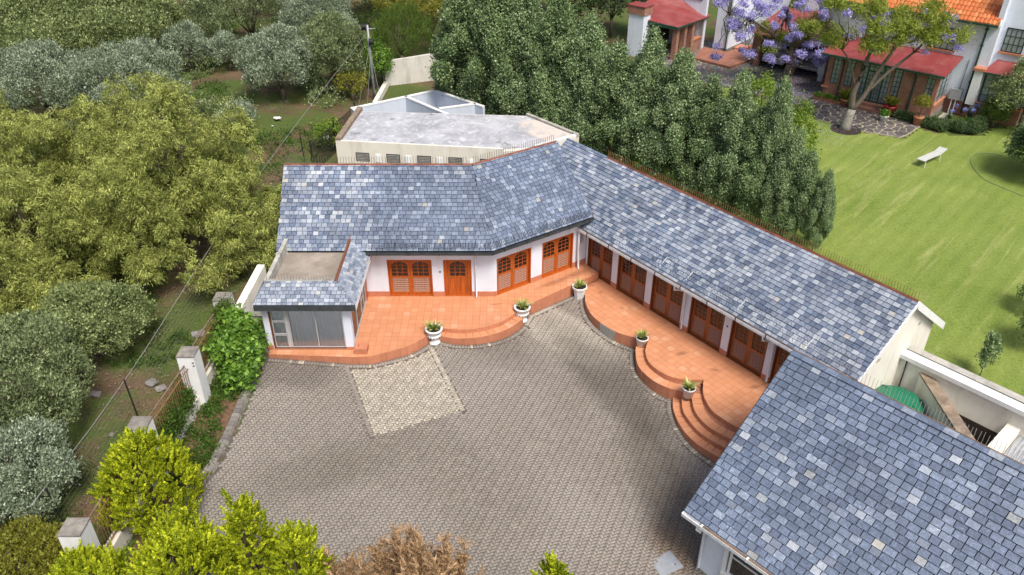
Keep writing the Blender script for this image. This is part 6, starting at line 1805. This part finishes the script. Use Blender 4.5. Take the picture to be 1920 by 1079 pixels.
g_ = np.random.default_rng(96); sl_ = []
while len(sl_) < 170:
    x, y = g_.uniform(-44, -11.5), g_.uniform(40, 88)
    if abs(x + 14.8) < 1.6 and y < 51: continue
    if abs(x + 20.5 + (y - 56) * .12) < 1.8 and y > 50: continue
    if x > -13 and y < 50: continue
    r = g_.uniform(.5, 1.3); sl_.append((x, y, zb(x, y) + r * .35, r * 1.2, r * 1.2, r * .75))
V, F, T = leaves(sl_, 2500, 32, .17, .075, .2, 'up', 97)
tag(link('scrub', quads_mesh('scrub', V, F, T), L_olive_g), 'low grey-green scrub filling the slope between the olives', 'scrub', kind='stuff')
tree('fence_shrub', 'dark green shrub growing through the rusty bars between the middle pillars', 'shrub', -11.25, 20.0, [(0, .6, .75, .3, .6, .6), (.05, -.3, .8, .3, .6, .65), (0, -1.0, .7, .3, .5, .55)], L_weed, 190, 26, .11, .05, .12, 'up', 803, .03, .3)
tree('fence_shrub', 'dark green shrub behind the golden conifer, on the path side of the fence', 'shrub', -11.8, 17.4, [(0, .3, .6, .45, .6, .6), (-.2, -.5, .5, .45, .5, .5)], L_olive_g, 150, 26, .11, .045, .12, 'up', 804, .03, .3)
def scatter(name, label, cat, pts, mat, per, ll, lw, cr, seed, mode='up'):
    g = np.random.default_rng(seed); VV = []; TT = []
    P_ = np.array(pts); n = len(P_)
    C = np.concatenate([P_, terrain_z(P_[:, 0], P_[:, 1])[:, None] + .10], 1)
    off = g.normal(size=(n, per, 3)) * cr * g.uniform(.5, 1.5, (n, 1, 1)) * np.array([1, 1, .45])
    Pp = (C[:, None] + off).reshape(-1, 3)
    A = unit(g.normal(size=Pp.shape) * .7 + np.array([0, 0, .7])); Bx = unit(np.cross(A, g.normal(size=A.shape)))
    s_ = g.uniform(.6, 1.4, (len(A), 1)); a = A * ll * s_ * .5; b = Bx * lw * s_ * .5
    V = np.empty((len(A) * 4, 3)); V[0::4] = Pp - a; V[1::4] = Pp + b; V[2::4] = Pp + a; V[3::4] = Pp - b
    T = np.repeat(np.repeat(g.uniform(0, 1, n), per), 4)
    tag(link(name, quads_mesh(name, V, np.arange(len(V)).reshape(-1, 4), T), mat), label, cat, kind='stuff')
g_ = np.random.default_rng(90)
pts = np.stack([g_.uniform(-11, -9.75, 200), g_.uniform(17.6, 23.6, 200)], 1)
pts = pts[(np_dist_line(pts, KERB_L) > .28) & (pts[:, 0] + .25 * np.sin(pts[:, 1] * 2.2) < -9.95)]
scatter('weeds', 'low green weeds covering the planting bed', 'weeds', pts, L_weed, 70, .10, .055, .13, 91)
pts = np.stack([g_.uniform(-42, -9.5, 3000), g_.uniform(38, 82, 3000)], 1)
ns = np.sin(pts[:, 0] * .45 + 1.7 * np.sin(pts[:, 1] * .21)) + np.sin(pts[:, 1] * .38 + pts[:, 0] * .2)
pts = pts[(ns > .1) & ~((pts[:, 0] > -10.5) & (pts[:, 1] < 51))]
scatter('undergrowth', 'low green undergrowth on the bush slope', 'undergrowth', pts, L_weed, 42, .16, .06, .26, 92)
pts = np.stack([g_.uniform(-18, -11.6, 1300), g_.uniform(13, 30, 1300)], 1)
ns = np.sin(pts[:, 0] * 1.1 + 1.3 * np.sin(pts[:, 1] * .7)) + np.sin(pts[:, 1] * .9 + pts[:, 0] * .6) + .5 * np.sin(pts[:, 1] * 2.1)
pts = pts[ns > .35]
scatter('path_weeds', 'scattered weeds along the bush path beside the wire fence', 'weeds', pts, L_weed, 36, .10, .045, .12, 93)
pts = np.stack([g_.normal(-11.75, .22, 170), g_.uniform(13.5, 27, 170)], 1)
scatter('fence_grass', 'rough grass growing along the outside of the boundary fence', 'grass', pts, L_weed, 40, .16, .03, .14, 98)
pts = np.stack([g_.uniform(-30, -14, 60), g_.uniform(46, 62, 60)], 1)
scatter('dry_grass', 'dry grey twigs and grass on the bare slope', 'dry grass', pts, L_dry, 60, .35, .012, .3, 94)
pts = np.stack([g_.uniform(-18, -11.5, 4000), g_.uniform(12, 30, 4000)], 1)
scatter('leaf_litter', 'brown leaf litter on the bush path', 'leaf litter', pts, L_dry, 2, .06, .04, .1, 95)

def rock(x, y, r, label, seed):
    g = np.random.default_rng(seed); m = MB()
    n1, n2 = 7, 10; V = []; F = []
    for i in range(n1 + 1):
        th = math.pi * i / n1
        for k in range(n2):
            a = 2 * math.pi * k / n2; rr = r * (1 + .22 * math.sin(3 * a + seed) * math.sin(2 * th) + g.uniform(-.1, .1))
            V.append((rr * math.sin(th) * math.cos(a) * 1.25, rr * math.sin(th) * math.sin(a), rr * math.cos(th) * .55))
    for i in range(n1):
        for k in range(n2): F.append((i * n2 + k, (i + 1) * n2 + k, (i + 1) * n2 + (k + 1) % n2, i * n2 + (k + 1) % n2))
    o = m.add(V, F).build('rock', m_rock, None); o.location = (x, y, zb(x, y) - .02)
    tag(o, label, 'rock', 'loose stones along the bush path')
for i, (x, y, r, lab) in enumerate(((-13.2, 22.6, .20, 'grey stone at the foot of the thin fence post'), (-12.75, 22.3, .17, 'grey stone next to the weeds right of the fence post'), (-12.35, 25.4, .24, 'flat dark stone at the upper end of the bush path'), (-11.95, 26.2, .18, 'small dark stone near the gate pillar'),
                                    (-15.0, 22.0, .18, 'dark stone under the olive-green bush'), (-12.95, 25.0, .10, 'pale stone on the bush path'), (-13.6, 20.0, .09, 'small white stone in the middle of the path'), (-13.0, 15.2, .26, 'large dark stone beside the nearest pillar'), (-13.4, 15.9, .16, 'brown stone near the silver-grey bush'))):
    rock(x, y, r, lab, i + 3)
def litter(x, y, r, label, seed):
    g = np.random.default_rng(seed); n = 6
    V = [(g.uniform(-r, r), g.uniform(-r, r), g.uniform(0, r * .7)) for _ in range(14)]
    F = [(i, i + 1, i + 2) for i in range(12)] + [(0, 5, 9), (2, 7, 11), (3, 8, 12)]
    o = MB().add(V, F).build('litter', m_litter); o.location = (x, y, zb(x, y) + .02)
    tag(o, label, 'litter', 'plastic litter on the grass')
litter(-14.8, 48.0, .28, 'crumpled white plastic bag on the worn grass', 1)
litter(-11.1, 45.0, .24, 'white plastic scrap by the palisade fence', 2)
litter(-14.85, 46.9, .09, 'tiny white scrap below the plastic bag', 3)
T_('sapling', 'bright green sapling by the palisade fence', 'sapling', -10.6, 43.6, .8, 1.7, L_lime, 60, 24, .16, .07, .16, 'mix', 811, 5, trunk=.03)
